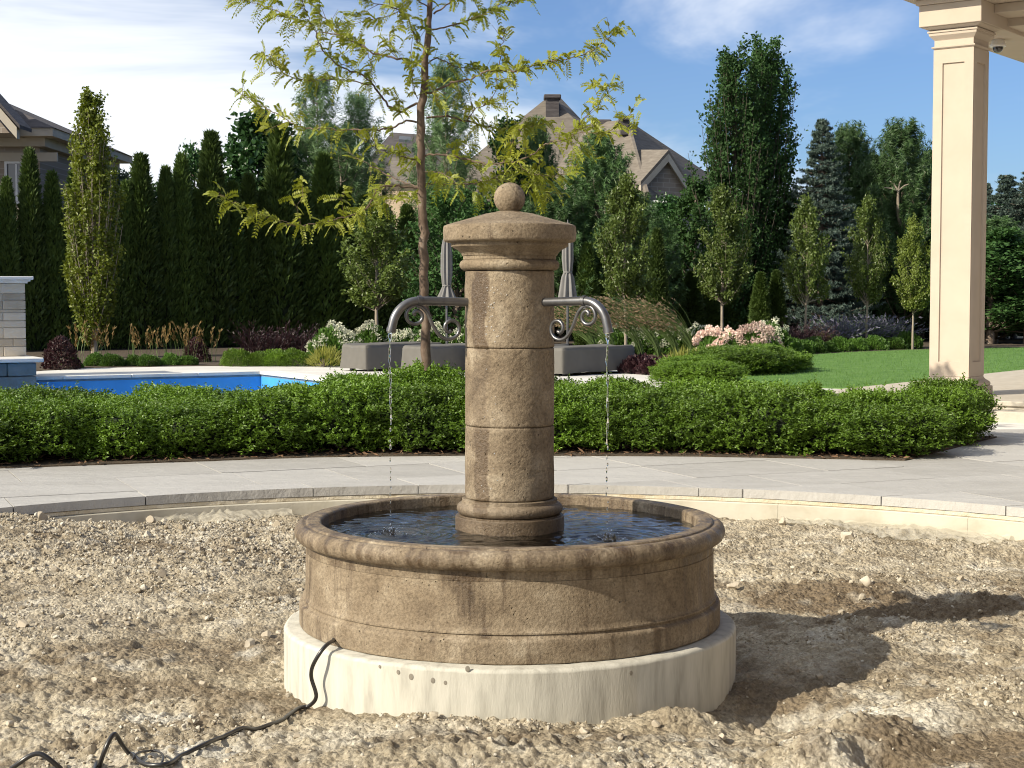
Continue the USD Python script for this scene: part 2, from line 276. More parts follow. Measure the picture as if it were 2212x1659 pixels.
def zdirt(x, y):
    p = np.stack([x, y, np.zeros_like(x)], -1)
    z = -.035 + .09 * (meshkit.fbm(p * .9, 3, 3) - .5) + .050 * (meshkit.fbm(p * 3.1, 3, 11) - .5) + .030 * (meshkit.fbm(p * 10, 3, 5) - .5) + .036 * (meshkit.fbm(p * 30, 3, 9) - .5) * (.45 + .9 * meshkit.noise(p * 2.3, 14))
    clod = meshkit.noise(p * 15, 21); z = z + .018 * np.clip(np.abs(clod - .5) * 2 - .35, 0, 1) * (meshkit.noise(p * 1.7, 8) > .35)
    rdg = 1 - np.abs(2 * meshkit.fbm(p * 13 + 7, 2, 33) - 1); z = z + (.030 * (rdg - .75) + .016 * (meshkit.fbm(p * 55, 2, 41) - .5)) * np.clip(1.5 * meshkit.noise(p * 1.9, 55) - .1, .15, 1)
    for mx, my, h, sx, sy in ((-3.5, 10.0, .17, 1.1, .9), (-2.2, 9.0, .07, .9, .5), (0, 5.15, .075, 1.3, .45), (1.02, 6.02, -.16, .2, .25), (1.25, 5.55, .10, .22, .2), (-.95, 6.5, -.03, .3, .5),
                              (1.62, 5.85, .07, .22, .18), (1.05, 5.25, .09, .12, .12), (1.25, 5.2, -.07, .10, .08), (3.4, 9.6, -.07, 1.0, .8), (1.9, 6.2, .05, .3, .2), (2.2, 9.9, .06, .5, .25), (-1.35, 5.7, .03, .4, .2), (-.2, 5.62, .02, .5, .15), (.62, 5.75, .06, .16, .1)):
        z = z + h * np.exp(-((x - mx) / sx) ** 2 - ((y - my) / sy) ** 2)
    return z
def patches(x, y, spots, seed):
    p = np.stack([x, y, np.zeros_like(x)], -1); o = np.zeros_like(x)
    n = meshkit.fbm(p * 6.0, 4, seed)
    for u, v, sx, sy, a in spots:
        c = G(u, v, 0.0); o = np.maximum(o, a * np.clip(1.5 * np.exp(-((x - c[0]) / sx) ** 2 - ((y - c[1]) / sy) ** 2) + 2.6 * (n - .58), 0, 1))
    return np.clip(o, 0, 1)
CHALK = [(330, 1530, .22, .13, .9), (470, 1625, .2, .10, .9), (1880, 1525, .16, .20, .95), (1990, 1560, .14, .1, .7), (850, 1600, .3, .1, .35), (280, 1640, .3, .08, .6), (60, 1330, .5, .5, .25), (760, 1640, .12, .06, .5)]
DAMP = [(1850, 1290, 1.2, .5, 1.0), (2050, 1620, .6, .25, .95), (430, 1190, 1.0, .40, .7), (330, 1400, .8, .25, .65), (560, 1378, .45, .24, .85), (1180, 1610, .5, .14, .7), (620, 1500, .35, .22, .8), (330, 1470, .7, .14, .7), (1690, 1480, .3, .3, .85), (1500, 1600, .35, .12, .6), (120, 1420, .5, .18, .6), (2100, 1440, .4, .3, .5), (850, 1640, .4, .1, .5)]
def sheet(x0, x1, y0, y1, d, inside):
    xs, ys = np.arange(x0, x1 + d, d), np.arange(y0, y1 + d, d)
    X, Y = np.meshgrid(xs, ys, indexing='ij'); nx, ny = X.shape
    ok = inside(X, Y); i, j = np.meshgrid(np.arange(nx - 1), np.arange(ny - 1), indexing='ij')
    keep = ok[:-1, :-1] & ok[1:, :-1] & ok[:-1, 1:] & ok[1:, 1:]
    a = (i * ny + j)[keep]; q = np.stack([a, a + ny, a + ny + 1, a + 1], 1)
    f = np.vstack([q[:, [0, 1, 2]], q[:, [0, 2, 3]]]); u, inv = np.unique(f, return_inverse=True)
    return X.ravel()[u], Y.ravel()[u], inv.reshape(-1, 3)
incirc = lambda X, Y: (X - FC[0]) ** 2 + (Y - FC[1]) ** 2 < (RING + .12) ** 2
near = lambda X, Y: incirc(X, Y) & (np.abs(X) < .345 * Y + .45)
xn, yn, fn_ = sheet(-2.9, 2.9, 4.75, 7.1, .0088, near)
xa, ya, fa = sheet(-4.6, 4.6, 7.07, 11.9, .0155, near)
xb, yb, fb = sheet(-5.2, 5.2, 1.4, 11.9, .10, lambda X, Y: incirc(X, Y) & ~((Y > 4.85) & (np.abs(X) < .345 * Y + .40)))
xd, yd, fd = np.r_[xn, xa, xb], np.r_[yn, ya, yb], np.vstack([fn_, fa + len(xn), fb + len(xn) + len(xa)])
zd = zdirt(xd, yd); zd[len(xn) + len(xa):] -= .02; zd[len(xn):len(xn) + len(xa)] -= .004 * (ya < 7.1)
dirt = obj('dirt', (np.c_[xd, yd, zd], fd), M['dirt'], smooth=True, kind='structure')
api = UsdGeom.PrimvarsAPI(dirt)
for nm, a in (('chalk', patches(xd, yd, CHALK, 31)), ('damp', patches(xd, yd, DAMP, 47))):
    api.CreatePrimvar(nm, Sdf.ValueTypeNames.FloatArray, 'vertex').Set(Vt.FloatArray.FromNumpy(a.astype(np.float32)))

# loose gravel on the dirt
gi = UsdGeom.PointInstancer.Define(stage, '/World/gravel'); tag(gi.GetPrim(), 'loose grey and tan gravel scattered over the dirt round the fountain', 'gravel', kind='stuff')
def pebble(r, n=1, flat=.7):
    m = trimesh.creation.icosphere(n); v = m.vertices * (1 + .5 * (meshkit.noise(m.vertices * 1.4 + r.uniform(0, 50), 3)[:, None] - .5)) * [1, r.uniform(.6, .9), r.uniform(.45, .8) * flat / .7]
    for _ in range(9):
        d = rdir(r, 1)[0]; h = r.uniform(.38, .66); k = v @ d; v = v - np.clip(k - h, 0, None)[:, None] * d
    return v, m.faces
for k in range(7):
    usdkit.mesh(stage, f'/World/gravel/pebble_{k:03d}' if k else '/World/gravel/pebble', pebble(RNG, 1), M['gravel'])
N = 120000
gy = np.sqrt(RNG.uniform(4.9 ** 2, 11.6 ** 2, N)); gx = RNG.uniform(-1, 1, N) * (.335 * gy + .15)
ok = ((gx - FC[0]) ** 2 + (gy - FC[1]) ** 2 < 4.93 ** 2) & ((gx - FC[0]) ** 2 + (gy - FC[1]) ** 2 > .955 ** 2)
dn = meshkit.fbm(np.stack([gx, gy, 0 * gx], -1) * 1.6, 3, 77) + .22 * np.clip((-gx - .6) / 2, -.5, 1) * np.clip((gy - 6) / 3, 0, 1) - .35 * patches(gx, gy, DAMP, 47)
ok &= RNG.uniform(0, 1, N) < np.clip((dn - .40) * 4.5, .05, 1)
gx, gy = gx[ok], gy[ok]; n = len(gx)
gr = np.clip(np.exp(RNG.normal(math.log(.0050), .55, n)), .0022, .034) * (1 + .04 * (gy - 6))
gz = zdirt(gx, gy) + gr * .15
q = unit(RNG.normal(size=(n, 4))); q[:, 1:3] *= .35; q = unit(q)
gi.CreatePositionsAttr(Vt.Vec3fArray.FromNumpy(np.c_[gx, gy, gz].astype(np.float32)))
gi.CreateScalesAttr(Vt.Vec3fArray.FromNumpy(np.repeat(gr[:, None], 3, 1).astype(np.float32)))
gi.CreateOrientationsAttr(Vt.QuathArray([Gf.Quath(float(a), float(b), float(c), float(d)) for a, b, c, d in q]))
gi.CreateProtoIndicesAttr(Vt.IntArray.FromNumpy(RNG.integers(0, 7, n).astype(np.int32)))
for k in range(7):
    gi.CreatePrototypesRel().AddTarget(f'/World/gravel/pebble_{k:03d}' if k else '/World/gravel/pebble')

# larger rocks one can pick out
ROCKS = [(1870, 1258, 22, 'pale blocky rock standing on damp brown dirt right of the fountain'), (1584, 1262, 15, 'small white rock right beside the basin, on the right side'),
         (440, 1465, 14, 'cream cube-like rock left of the pad with a dark shadowed side'), (352, 1252, 18, 'pale upright rock among the gravel on the left, tallest there'), (575, 1365, 17, 'grey and white rock pile piece just left of the concrete pad'),
         (602, 1358, 13, 'dark grey rock touching the left side of the concrete pad'), (540, 1378, 15, 'long pale rock left of the concrete pad, beside a darker rock'), (2000, 1478, 11, 'pale yellow rock on the dirt at the far right foreground'),
         (1830, 1150, 20, 'brown clod in front of the plastic sheet at the right wall'), (1690, 1125, 15, 'dark brown clod by the wall, right behind the basin'), (90, 1160, 17, 'dark clod on the grey gravel heap at far left')]
SMALL = [(215, 1345, 12), (275, 1340, 10), (50, 1350, 20), (30, 1320, 12), (430, 1180, 10), (510, 1165, 12), (325, 1130, 16), (230, 1410, 9), (205, 1460, 11), (480, 1430, 10), (1760, 1390, 12), (1790, 1330, 11), (1905, 1475, 9), (2075, 1240, 9), (1720, 1335, 10), (1640, 1505, 16), (1770, 1450, 12),
         (1000, 1610, 11), (1260, 1590, 12), (900, 1585, 9), (1340, 1610, 10), (1420, 1570, 13), (1560, 1590, 14), (1650, 1560, 12), (150, 1300, 11), (120, 1240, 12), (260, 1230, 10), (550, 1210, 10), (1480, 1625, 9), (1730, 1610, 12), (20, 1560, 12), (1060, 1650, 10), (640, 1600, 10), (1980, 1400, 9), (2110, 1380, 8)]
for k, (u, v, s, lab) in enumerate([*ROCKS, *[(*t, None) for t in SMALL]]):
    c = G(u, v, 0.0); c[2] = zdirt(c[:1], c[1:2])[0]; r = s / FPX * c[1]
    vv, ff = pebble(RNG, 3, .85); vv = vv + .06 * (meshkit.fbm(vv * 3, 3, k)[:, None] - .5) * vv
    v2, f2 = xf((vv, ff), (c[0], c[1], c[2] + r * .35), RNG.uniform(0, 6), r)
    obj('rock', (v2, f2), M['dirt_stone'], smooth=25, label=lab or 'loose fist-sized pale rock lying on the dirt round the fountain', cat='rock', group=None if lab else 'loose rocks on the dirt')

# wall under the patio edge, mortar bed, flagstones
rw = []
def ringseg(r0, r1, z0, z1, a0, a1, n=14, c=.006):
    an = np.linspace(a0, a1, n); pr = np.array([(r0 + c, z0), (r0, z0 + c), (r0, z1 - c), (r0 + c, z1), (r1, z1), (r1, z0)])
    v = np.stack([FC[0] + pr[None, :, 0] * np.cos(an)[:, None], FC[1] + pr[None, :, 0] * np.sin(an)[:, None], np.broadcast_to(pr[None, :, 1], (n, 6))], -1).reshape(-1, 3)
    i, j = np.meshgrid(np.arange(n - 1), np.arange(6), indexing='ij'); q = np.stack([i * 6 + j, i * 6 + (j + 1) % 6, (i + 1) * 6 + (j + 1) % 6, (i + 1) * 6 + j], -1).reshape(-1, 4)
    f = np.vstack([q[:, [0, 2, 1]], q[:, [0, 3, 2]]]); e = (n - 1) * 6
    f = np.vstack([f, [[0, k, k + 1] for k in range(1, 5)], [[e, e + k + 1, e + k] for k in range(1, 5)]])
    return v, f
wl = thing('retaining_wall', 'low curved concrete footing wall below the patio edge', 'wall')
segs = np.r_[np.arange(-10, 190, 15.5), 190]
for a0, a1 in zip(segs[:-1], segs[1:]):
    v, f = ringseg(RING - .02, RING + .24, -.42, .075, math.radians(a0 + .012), math.radians(a1 - .012))
    v[:, :2] += .006 * (meshkit.noise(v * 4, 5)[:, None] - .5); obj('wall_section', (v, f), M['concrete_wall'], wl, smooth=30)
v, f = ringseg(RING + .004, RING + .24, .076, .105, math.radians(-10), math.radians(190), 500, .004)
v[:, :2] += (unit(v[:, :2] - FC) * (.02 * (meshkit.fbm(v * 9, 3, 5)[:, None] - .5))); obj('mortar_bed', (v, f), M['mortar_bed'], wl)

ba = G(0, 1012)[:2]; bb = G(1955, 995)[:2]; bm = G(1060, 984)[:2]; be = np.array([4.75, 15.55])
bedp = [(-7.5, 10.6), tuple(G(-300, 1030)[:2]), tuple(ba), tuple(G(330, 1000)[:2]), tuple(G(700, 988)[:2]), tuple(bm), tuple(G(1500, 987)[:2]), tuple(bb), tuple(be), (3.6, 16.35), (1.0, 16.35), (-2.5, 16.2), (-5.6, 15.6), (-8.5, 13.6)]
hedge_bed = Polygon(bedp).buffer(0)
lawn = Polygon([tuple(G(*t)[:2]) for t in ((1530, 836), (1640, 834), (1750, 838), (1990, 846), (2130, 838), (2330, 832), (2700, 815), (2600, 752), (2212, 752), (2110, 753), (1960, 757), (1830, 762), (1700, 771), (1660, 790), (1560, 806))])
backbed = Polygon([tuple(G(*t)[:2]) for t in ((-300, 806), (60, 803), (200, 795), (420, 791), (640, 790), (690, 788))] + [(-3.2, 32.2), (2.2, 32.6), tuple(G(1370, 803)[:2]), tuple(G(1440, 808)[:2]), tuple(G(1530, 836)[:2])] + [tuple(G(*t)[:2]) for t in ((1560, 806), (1660, 790), (1700, 771), (1830, 762), (1960, 757), (2110, 753), (2600, 752))] + [(60, 48), (60, 52), (-40, 52), (-40, 28)]).buffer(0)
rimarc = [(FC[0] + RING * math.cos(t), FC[1] + RING * math.sin(t)) for t in np.radians(np.linspace(-8, 188, 120))]
patio = Polygon([(8.5, 6.0), *rimarc, (-8.5, 6.0), (-9, 16.5), (12, 16.5), (14.0, 11.5)]).buffer(0)
deck = Polygon([(-22, 14.5), (24, 14.5), (24, 33), (-22, 33)]).difference(pool.buffer(.02)).difference(lawn).difference(backbed).difference(hedge_bed).difference(patio)
obj('pool_deck', extr(deck, .10, .17), M['deck_stone'], kind='structure')
obj('planting_bed', extr(backbed.difference(lawn).difference(pool.buffer(.4)), .05, .176), M['soil'], kind='structure')
obj('lawn', extr(lawn, .05, .185), M['lawn_turf'], kind='structure')
obj('hedge_bed', extr(hedge_bed.difference(Point(*FC).buffer(RING + .1)), .10, .180), M['soil'], kind='structure')
pat = UsdGeom.Xform.Define(stage, '/World/patio').GetPrim(); tag(pat, kind='structure')
patio_vis = patio.difference(hedge_bed)
obj('joint_bed', extr(patio_vis.difference(Point(*FC).buffer(RING + .03, 96)), .106, .158), M['joint_sand'], pat)
vis = Polygon([(-.36 * 9 - .6, 9), (-.36 * 17.5 - .6, 17.5), (.36 * 17.5 + .8, 17.5), (.36 * 9 + .6, 9)])
ra = math.radians(24); y = 4.0; k = 0
rr = random.Random(5)
while y < 22:
    hgt = rr.choice([.6, .75, .9]); x = -12 - rr.random()
    while x < 16:
        w = rr.choice([.75, .9, 1.2, 1.5]); g = .004
        rc = affinity.rotate(sbox(x + g, y + g, x + w - g, y + hgt - g), math.degrees(ra), origin=(0, 0)).intersection(patio_vis)
        for rg in getattr(rc, 'geoms', [rc]):
            if rg.area > .003 and rg.geom_type == 'Polygon' and rg.intersects(vis) and k < 290:
                tz = .17 + rr.uniform(-.002, .002); obj('flagstone', extr(rg, .108, tz), M['flagstone'], pat); k += 1
        x += w
    y += hgt
# wood mulch chips along the hedge foot
chipreg = hedge_bed.intersection(vis)
n = 9000; mx0, my0, mx1, my1 = chipreg.bounds
import shapely
P = np.c_[RNG.uniform(mx0, mx1, n), RNG.uniform(my0, my1, n)]; P = P[shapely.contains_xy(chipreg, P[:, 0], P[:, 1])]; n = len(P)
D = rdir(RNG, n); D[:, 2] *= .3
obj('mulch', kites(np.c_[P, RNG.uniform(.18, .2, n)], D, RNG.uniform(.03, .09, n), RNG.uniform(.008, .02, n), RNG, .3), M['mulch_chip'], label='brown wood mulch lying at the foot of the boxwood hedge', cat='mulch', kind='stuff')
# lawn blades
n = 90000; x0, y0, x1, y1 = lawn.bounds
P = np.c_[RNG.uniform(x0, x1, n), y0 + (y1 - y0) * RNG.uniform(0, 1, n) ** 1.6]; P = P[shapely.contains_xy(lawn, P[:, 0], P[:, 1]) & (np.abs(P[:, 0]) < .37 * P[:, 1])]; n = len(P)
D = rdir(RNG, n) * .5; D[:, 2] = 1
obj('grass', needles(np.c_[P, np.full(n, .183)], D, RNG.uniform(.02, .05, n), RNG.uniform(.004, .010, n), RNG), M['grass_blade'], label='short bright green grass of the lawn behind the hedge', cat='grass', kind='stuff')
# ---------------------------------------------------------------- the fountain
fz = np.array([FC[0], FC[1], 0.0])
pad = thing('concrete_pad', 'round cream concrete pad the fountain stands on', 'concrete pad', fz)
v, f = lathe([(0, -.40), (.944, -.40), (.944, .178), (.938, .189), (.925, .195), (.85, .197), (0, .197)], 240)
a = np.arctan2(v[:, 1], v[:, 0]); rr_ = np.hypot(v[:, 0], v[:, 1]); up = v[:, 2] > .17
v[:, 2] += np.where(up & (rr_ > .8), .008 * (meshkit.fbm(v * 14, 3, 4) - .5), 0)
v[:, :2] *= 1 + (.003 * np.cos(5 * (a + 1.49)) + .004 * (meshkit.noise(np.c_[v[:, :2] * 9, v[:, 2] * 1.0], 7) - .5))[:, None] * (rr_ > .9)[:, None]
obj('slab', (v, f), M['concrete_new'], pad, smooth=35)
pm('pinhole', [(.3, (.16, .145, .12)), (.7, (.26, .235, .19))], scale=20, rough=.95)
for u, vv in ((935, 1470), (962, 1475), (1008, 1490), (1055, 1492), (1032, 1486), (1098, 1487), (1141, 1489), (1220, 1480), (1312, 1478), (1363, 1454), (860, 1452), (888, 1462), (1010, 1445), (820, 1440)):
    dy = None
    Y = FC[1] - .944
    for _ in range(6): X = W(u, vv, Y)[0]; Y = FC[1] - math.sqrt(max(.944 ** 2 - (X - FC[0]) ** 2, 0.01))
    p = W(u, vv, Y) - fz; r_ = RNG.uniform(.004, .010); d = unit(np.array([p[0], p[1], 0]))
    m = trimesh.creation.icosphere(2, 1.0).vertices * [.10, 1, 1.25] * r_
    c, s = d[0], d[1]; mv = np.c_[m[:, 0] * c - m[:, 1] * s, m[:, 0] * s + m[:, 1] * c, m[:, 2]] + p
    obj('air_hole', (mv, trimesh.creation.icosphere(2).faces), M['pinhole'], pad, smooth=True)

ft = thing('fountain', 'brown cast stone fountain with round basin, drum column and ball on top', 'fountain', fz)
def rough(vf, amp, fr, seed=1, pits=.0):
    v, f = vf; n = unit(np.c_[v[:, :2], np.zeros(len(v))]); h = amp * (meshkit.fbm(v * fr, 3, seed) - .5)
    if pits: h = h - pits * np.clip((meshkit.noise(v * 62, seed + 5) - .66) / .3, 0, 1) + pits * .5 * (meshkit.noise(v * 38, seed + 9) - .5)
    return v + n * h[:, None], f
obj('footing_band', rough(lathe([(.80, .199), (.878, .199), (.8815, .205), (.8815, .278)] + arc(.866, .278, .0155, 0, 85, 6) + [(.862, .298), (.860, .306), (.79, .306)], 220), .004, 9), M['fountain_stone_basin'], ft, smooth=40)
obj('basin', rough(lathe([(.80, .307), (.866, .307), (.866, .313), (.859, .320), (.856, .335), (.853, .42), (.852, .500), (.787, .500), (.784, .30), (.6, .285), (0, .28)], 220), .004, 7), M['fountain_stone_basin'], ft, smooth=40)
rim = [(.787, .501), (.8505, .501), (.8515, .536), (.857, .543)] + arc(.860, .5795, .0385, -72, 82, 16) + [(.858, .614), (.850, .615), (.848, .620), (.842, .623), (.80, .623), (.790, .620), (.785, .612), (.784, .501)]
obj('basin_rim', rough(lathe(rim, 240), .003, 12), M['fountain_stone_rim'], ft, smooth=45)
obj('pedestal', rough(lathe([(0, .29), (.229, .29), (.229, .628), (.226, .633), (.214, .634), (.214, .638)] + arc(.197, .663, .0255, -80, 80, 10) + [(.200, .691), (.200, .703), (.193, .706), (0, .706)], 120), .003, 14), M['fountain_stone_column'], ft, smooth=45)
def drum(z0, z1):
    zs = np.linspace(z0 + .008, z1 - .008, 46); c = .1865
    return rough(lathe([(0, z0 + .0006), (c - .005, z0 + .0006), (c - .0015, z0 + .003)] + [(c, z) for z in zs] + [(c - .0015, z1 - .003), (c - .005, z1 - .0006), (0, z1 - .0006)], 200), .0042, 16, int(z0 * 10), pits=.0026)
for z0, z1 in ((.707, 1.012), (1.012, 1.337), (1.337, 1.656)): obj('column_drum', drum(z0, z1), M['fountain_stone_column'], ft, smooth=40)
cap = [(0, 1.657), (.190, 1.657), (.196, 1.660)] + arc(.187, 1.680, .0215, -70, 78, 10) + [(.194, 1.703), (.194, 1.716), (.199, 1.719), (.200, 1.724), (.207, 1.733), (.221, 1.744), (.236, 1.752), (.243, 1.755), (.246, 1.762), (.244, 1.770), (.250, 1.773), (.262, 1.774)] + arc(.263, 1.787, .0125, -85, 0, 5) + [(.277, 1.81), (.2765, 1.834), (.273, 1.842), (.262, 1.847), (.18, 1.870), (.10, 1.893), (.062, 1.899), (.052, 1.903), (0, 1.904)]
obj('cap', rough(lathe(cap, 140), .004, 13, 3), M['fountain_stone_cap'], ft, smooth=35)
b = trimesh.creation.icosphere(5, .0655); b.apply_translation([0, 0, 1.957]); b.vertices[:] += .0015 * (meshkit.fbm(b.vertices * 40, 2, 2)[:, None] - .5)
obj('ball', b, M['fountain_stone_cap'], ft, smooth=True)
bm = []
for q in range(60):
    ph = math.radians(RNG.normal(247, 9)); z = RNG.choice([RNG.uniform(1.36, 1.64), RNG.uniform(.75, 1.33)], p=[.7, .3]); r_ = RNG.uniform(.0010, .0024); m = trimesh.creation.icosphere(2, r_)
    bm.append(xf((m.vertices * [1, 1, 1.3], m.faces), (.1868 * math.cos(ph), .1868 * math.sin(ph), z)))
M['water_bead'] = usdkit.material(stage, '/World/Looks/water_bead', {'p': ('principled_bsdf', {'base_color': (.95, .97, 1), 'roughness': .08, 'ior': 1.33, 'transmission_weight': .6, 'coat_weight': 1.0, 'coat_roughness': .1})}, [], surface='p.BSDF')
obj('water_beads', cat_(bm), M['water_bead'], ft, smooth=True, kind='stuff')
pm('spout_steel', [(.3, (.11, .11, .115)), (.7, (.19, .19, .195))], scale=14, rough=.36, metallic=.8, bump=.08, bscale=60, bdist=.002, spec=.5)
arm = [(.172, 0, 1.525), (.25, 0, 1.528), (.33, 0, 1.530), (.385, 0, 1.531)] + [(.395 + .112 * math.sin(math.radians(t)), 0, 1.421 + .110 * math.cos(math.radians(t))) for t in range(8, 84, 8)] + [(.5085, 0, 1.428), (.513, 0, 1.408)]
S = [(.408, 1.474), (.416, 1.482), (.405, 1.490), (.388, 1.484), (.380, 1.463), (.392, 1.443), (.415, 1.437), (.438, 1.447), (.448, 1.473), (.436, 1.500), (.410, 1.512), (.385, 1.506), (.362, 1.485), (.342, 1.445), (.318, 1.403), (.290, 1.378), (.258, 1.374), (.232, 1.388), (.221, 1.416), (.232, 1.442), (.258, 1.450), (.279, 1.437), (.282, 1.415), (.268, 1.402), (.256, 1.410)]
for k, ad in enumerate((200, 320, 80)):
    sp = thing('spout', None, None, (0, 0, 0), math.radians(ad), parent=ft)
    P = spline(arm, 60); R = np.full(60, .0178)
    obj('pipe', tube(P, R, 20), M['spout_steel'], sp, smooth=40)
    v, f = tube([(.384, 0, 1.531), (.400, 0, 1.531)], .0215, 20); obj('collar', (v, f), M['spout_steel'], sp, smooth=40)
    v, f = tube([(.5105, 0, 1.420), (.5140, 0, 1.404)], .0200, 20); obj('nozzle_lip', (v, f), M['spout_steel'], sp, smooth=40)
    sc = spline([(x, 0, z) for x, z in S], 150); obj('scroll', tube(sc, .0076, 10), M['spout_steel'], sp, smooth=True)
    obj('bracket', bx(.380, .402, -.004, .004, 1.500, 1.516), M['spout_steel'], sp)
M['water_clear'] = usdkit.material(stage, '/World/Looks/water_clear', {'p': ('principled_bsdf', {'base_color': (.97, .98, 1), 'roughness': .0, 'ior': 1.33, 'transmission_weight': 1.0})}, [], surface='p.BSDF')
M['basin_water'] = usdkit.material(stage, '/World/Looks/basin_water', {'p': ('principled_bsdf', {'base_color': (.22, .25, .25), 'roughness': .015, 'ior': 1.33, 'transmission_weight': 1.0}),
    'g': ('geometry', {}), 'n': ('noise_texture', {'scale': 26.0, 'detail': 3.0}), 'b': ('bump', {'strength': .25, 'distance': .006})}, [('g.position', 'n.vector'), ('n.fac', 'b.height'), ('b.normal', 'p.normal')], surface='p.BSDF')
JETS = [(FC[0] + .524 * math.cos(math.radians(a)), FC[1] + .524 * math.sin(math.radians(a))) for a in (200, 320, 80)]
xs, ys, fw = sheet(-.80, .80, -.80, .80, .0075, lambda X, Y: X * X + Y * Y < .7905 ** 2)
zw = np.full(len(xs), .577); P = np.stack([xs, ys, 0 * xs], -1)
zw += .0085 * (meshkit.fbm(P * [6.0, 12, 1], 3, 3) - .5) + .0050 * (meshkit.noise(P * [15, 30, 1], 5) - .5)
for jx, jy in JETS:
    d = np.hypot(xs + FC[0] - jx, ys + FC[1] - jy); zw += .0055 * np.sin(d * 105 + 3 * meshkit.noise(P * 5, 2)) * np.exp(-d * 5.0) * (d > .015) + .004 * np.exp(-(d / .02) ** 2)
wt = obj('fountain_water', (np.c_[xs + FC[0], ys + FC[1], zw], fw), M['basin_water'], smooth=True, label='dark rippling water filling the round stone basin', cat='water')
for k, (jx, jy) in enumerate(JETS[:2]):
    j = thing('water_jet', ('thin stream of water falling from the left spout into the basin', 'thin stream of water falling from the right spout into the basin')[k], 'water jet', (jx, jy, .577))
    zt = np.linspace(1.405, (1.05, .96)[k], 90) - .577; q_ = np.linspace(0, 1, 90)
    dx = (.006, -.012)[k]
    P = np.c_[dx + .0016 * np.sin(zt * 15) + .0014 * np.sin(zt * 41 + 1), .002 * np.sin(zt * 27 + 2), zt]
    R = (.0036 + .0050 * (1 - q_) ** 14) * (1 + .28 * np.sin(zt * 70 + k) + .2 * np.sin(zt * 151))
    obj('stream', tube(P, np.clip(R, .0014, .011), 10), M['water_clear'], j, smooth=True)
    z = zt[-1] - .012
    while z > .012:
        l_ = RNG.uniform(.003, .016) * (1 if z > .2 else .6); r_ = RNG.uniform(.0018, .0042); m = trimesh.creation.icosphere(2, r_)
        obj('droplet', xf((m.vertices * [1, 1, max(1, l_ / r_)], m.faces), (dx + RNG.normal(0, .0022), RNG.normal(0, .002), z)), M['water_clear'], j, smooth=True); z -= l_ * 2 + RNG.uniform(.004, .030)
    for q in range(46):
        r_ = RNG.uniform(.0014, .0036); m = trimesh.creation.icosphere(1, r_); a_, rad = RNG.uniform(0, 6.28), RNG.uniform(.008, .085)
        obj('droplet', xf(m, (dx + rad * math.cos(a_), rad * math.sin(a_), RNG.uniform(.002, .055) * (1 - rad / .11))), M['water_clear'], j, smooth=True)
    an = np.linspace(0, 2 * np.pi, 40, endpoint=False); rings = []
    for r_, h in ((.014, .0), (.018, .014), (.020, .017), (.023, .012), (.028, .0)): rings.append(np.c_[r_ * np.cos(an), r_ * np.sin(an), h * (1 + .8 * np.sin(an * 5 + k) * np.sin(an * 3)) + 0 * an])
    vv = np.vstack(rings); i, jj = np.meshgrid(np.arange(4), np.arange(40), indexing='ij'); qd = np.stack([i * 40 + jj, i * 40 + (jj + 1) % 40, (i + 1) * 40 + (jj + 1) % 40, (i + 1) * 40 + jj], -1).reshape(-1, 4)
    obj('splash', (vv, np.vstack([qd[:, [0, 2, 1]], qd[:, [0, 3, 2]]])), M['water_clear'], j, smooth=True)

# ---------------------------------------------------------------- power cable, plastic sheets
pm('cable_rubber', [(.3, (.012, .011, .010)), (.7, (.025, .023, .022))], scale=20, rough=.32, spec=.6)
def oncyl(u, vv, r):
    Y = FC[1] - r
    for _ in range(8): X = W(u, vv, Y)[0]; Y = FC[1] - math.sqrt(max(r * r - (X - FC[0]) ** 2, .01))
    return W(u, vv, Y)
def ong(u, vv, dz=.008):
    z = 0.0
    for _ in range(6): p = G(u, vv, z); z = zdirt(p[:1], p[1:2])[0] + dz
    return G(u, vv, z)
pts = [oncyl(724, 1381, .872), oncyl(718, 1385, .90), oncyl(700, 1399, .965), oncyl(680, 1429, .995), oncyl(673, 1466, .995), oncyl(683, 1505, .985)] + [ong(*t) for t in ((664, 1527), (617, 1552), (567, 1572), (483, 1592), (433, 1612), (387, 1636), (350, 1652), (307, 1652), (281, 1631))]
e = ong(281, 1631); pts += [W(260, 1602, e[1] - .03), W(246, 1586, e[1] - .06), W(233, 1606, e[1] - .09), ong(214, 1660), ong(190, 1720)]
cb = thing('power_cable', 'black power cable snaking from the basin foot across the dirt', 'cable')
pc = spline(pts, 260); gp_ = zdirt(pc[:, 0], pc[:, 1]) + .007; from scipy.ndimage import gaussian_filter1d, maximum_filter1d
pc[40:, 2] = np.maximum(pc[40:, 2], gaussian_filter1d(maximum_filter1d(gp_, 9), 3)[40:])
obj('cord', tube(pc, .0078, 10), M['cable_rubber'], cb, smooth=True)
p0 = oncyl(724, 1381, .872); obj('cable_gland', tube([p0 + [.006, .012, .004], p0 + [-.004, -.012, -.006]], [.015, .012], 12), M['cable_rubber'], cb, smooth=30)
e = ong(27, 1659); pts = [ong(-30, 1690), e, W(50, 1642, e[1] - .01), W(83, 1628, e[1]), W(105, 1639, e[1]), ong(131, 1660), ong(150, 1700)]
obj('cable_loop', tube(spline(pts, 60), .0085, 10), M['cable_rubber'], label='short black cable loop arching from the dirt at the bottom left corner', cat='cable', smooth=True)
pts = [ong(288, 1640), W(300, 1626, ong(300, 1632)[1]), W(330, 1622, ong(330, 1632)[1]), W(352, 1632, ong(352, 1640)[1]), ong(348, 1650)]
obj('thin_wire', tube(spline(pts, 40), .004, 8), M['cable_rubber'], label='thin black wire ring beside the cable on white lime dust', cat='wire', smooth=True)
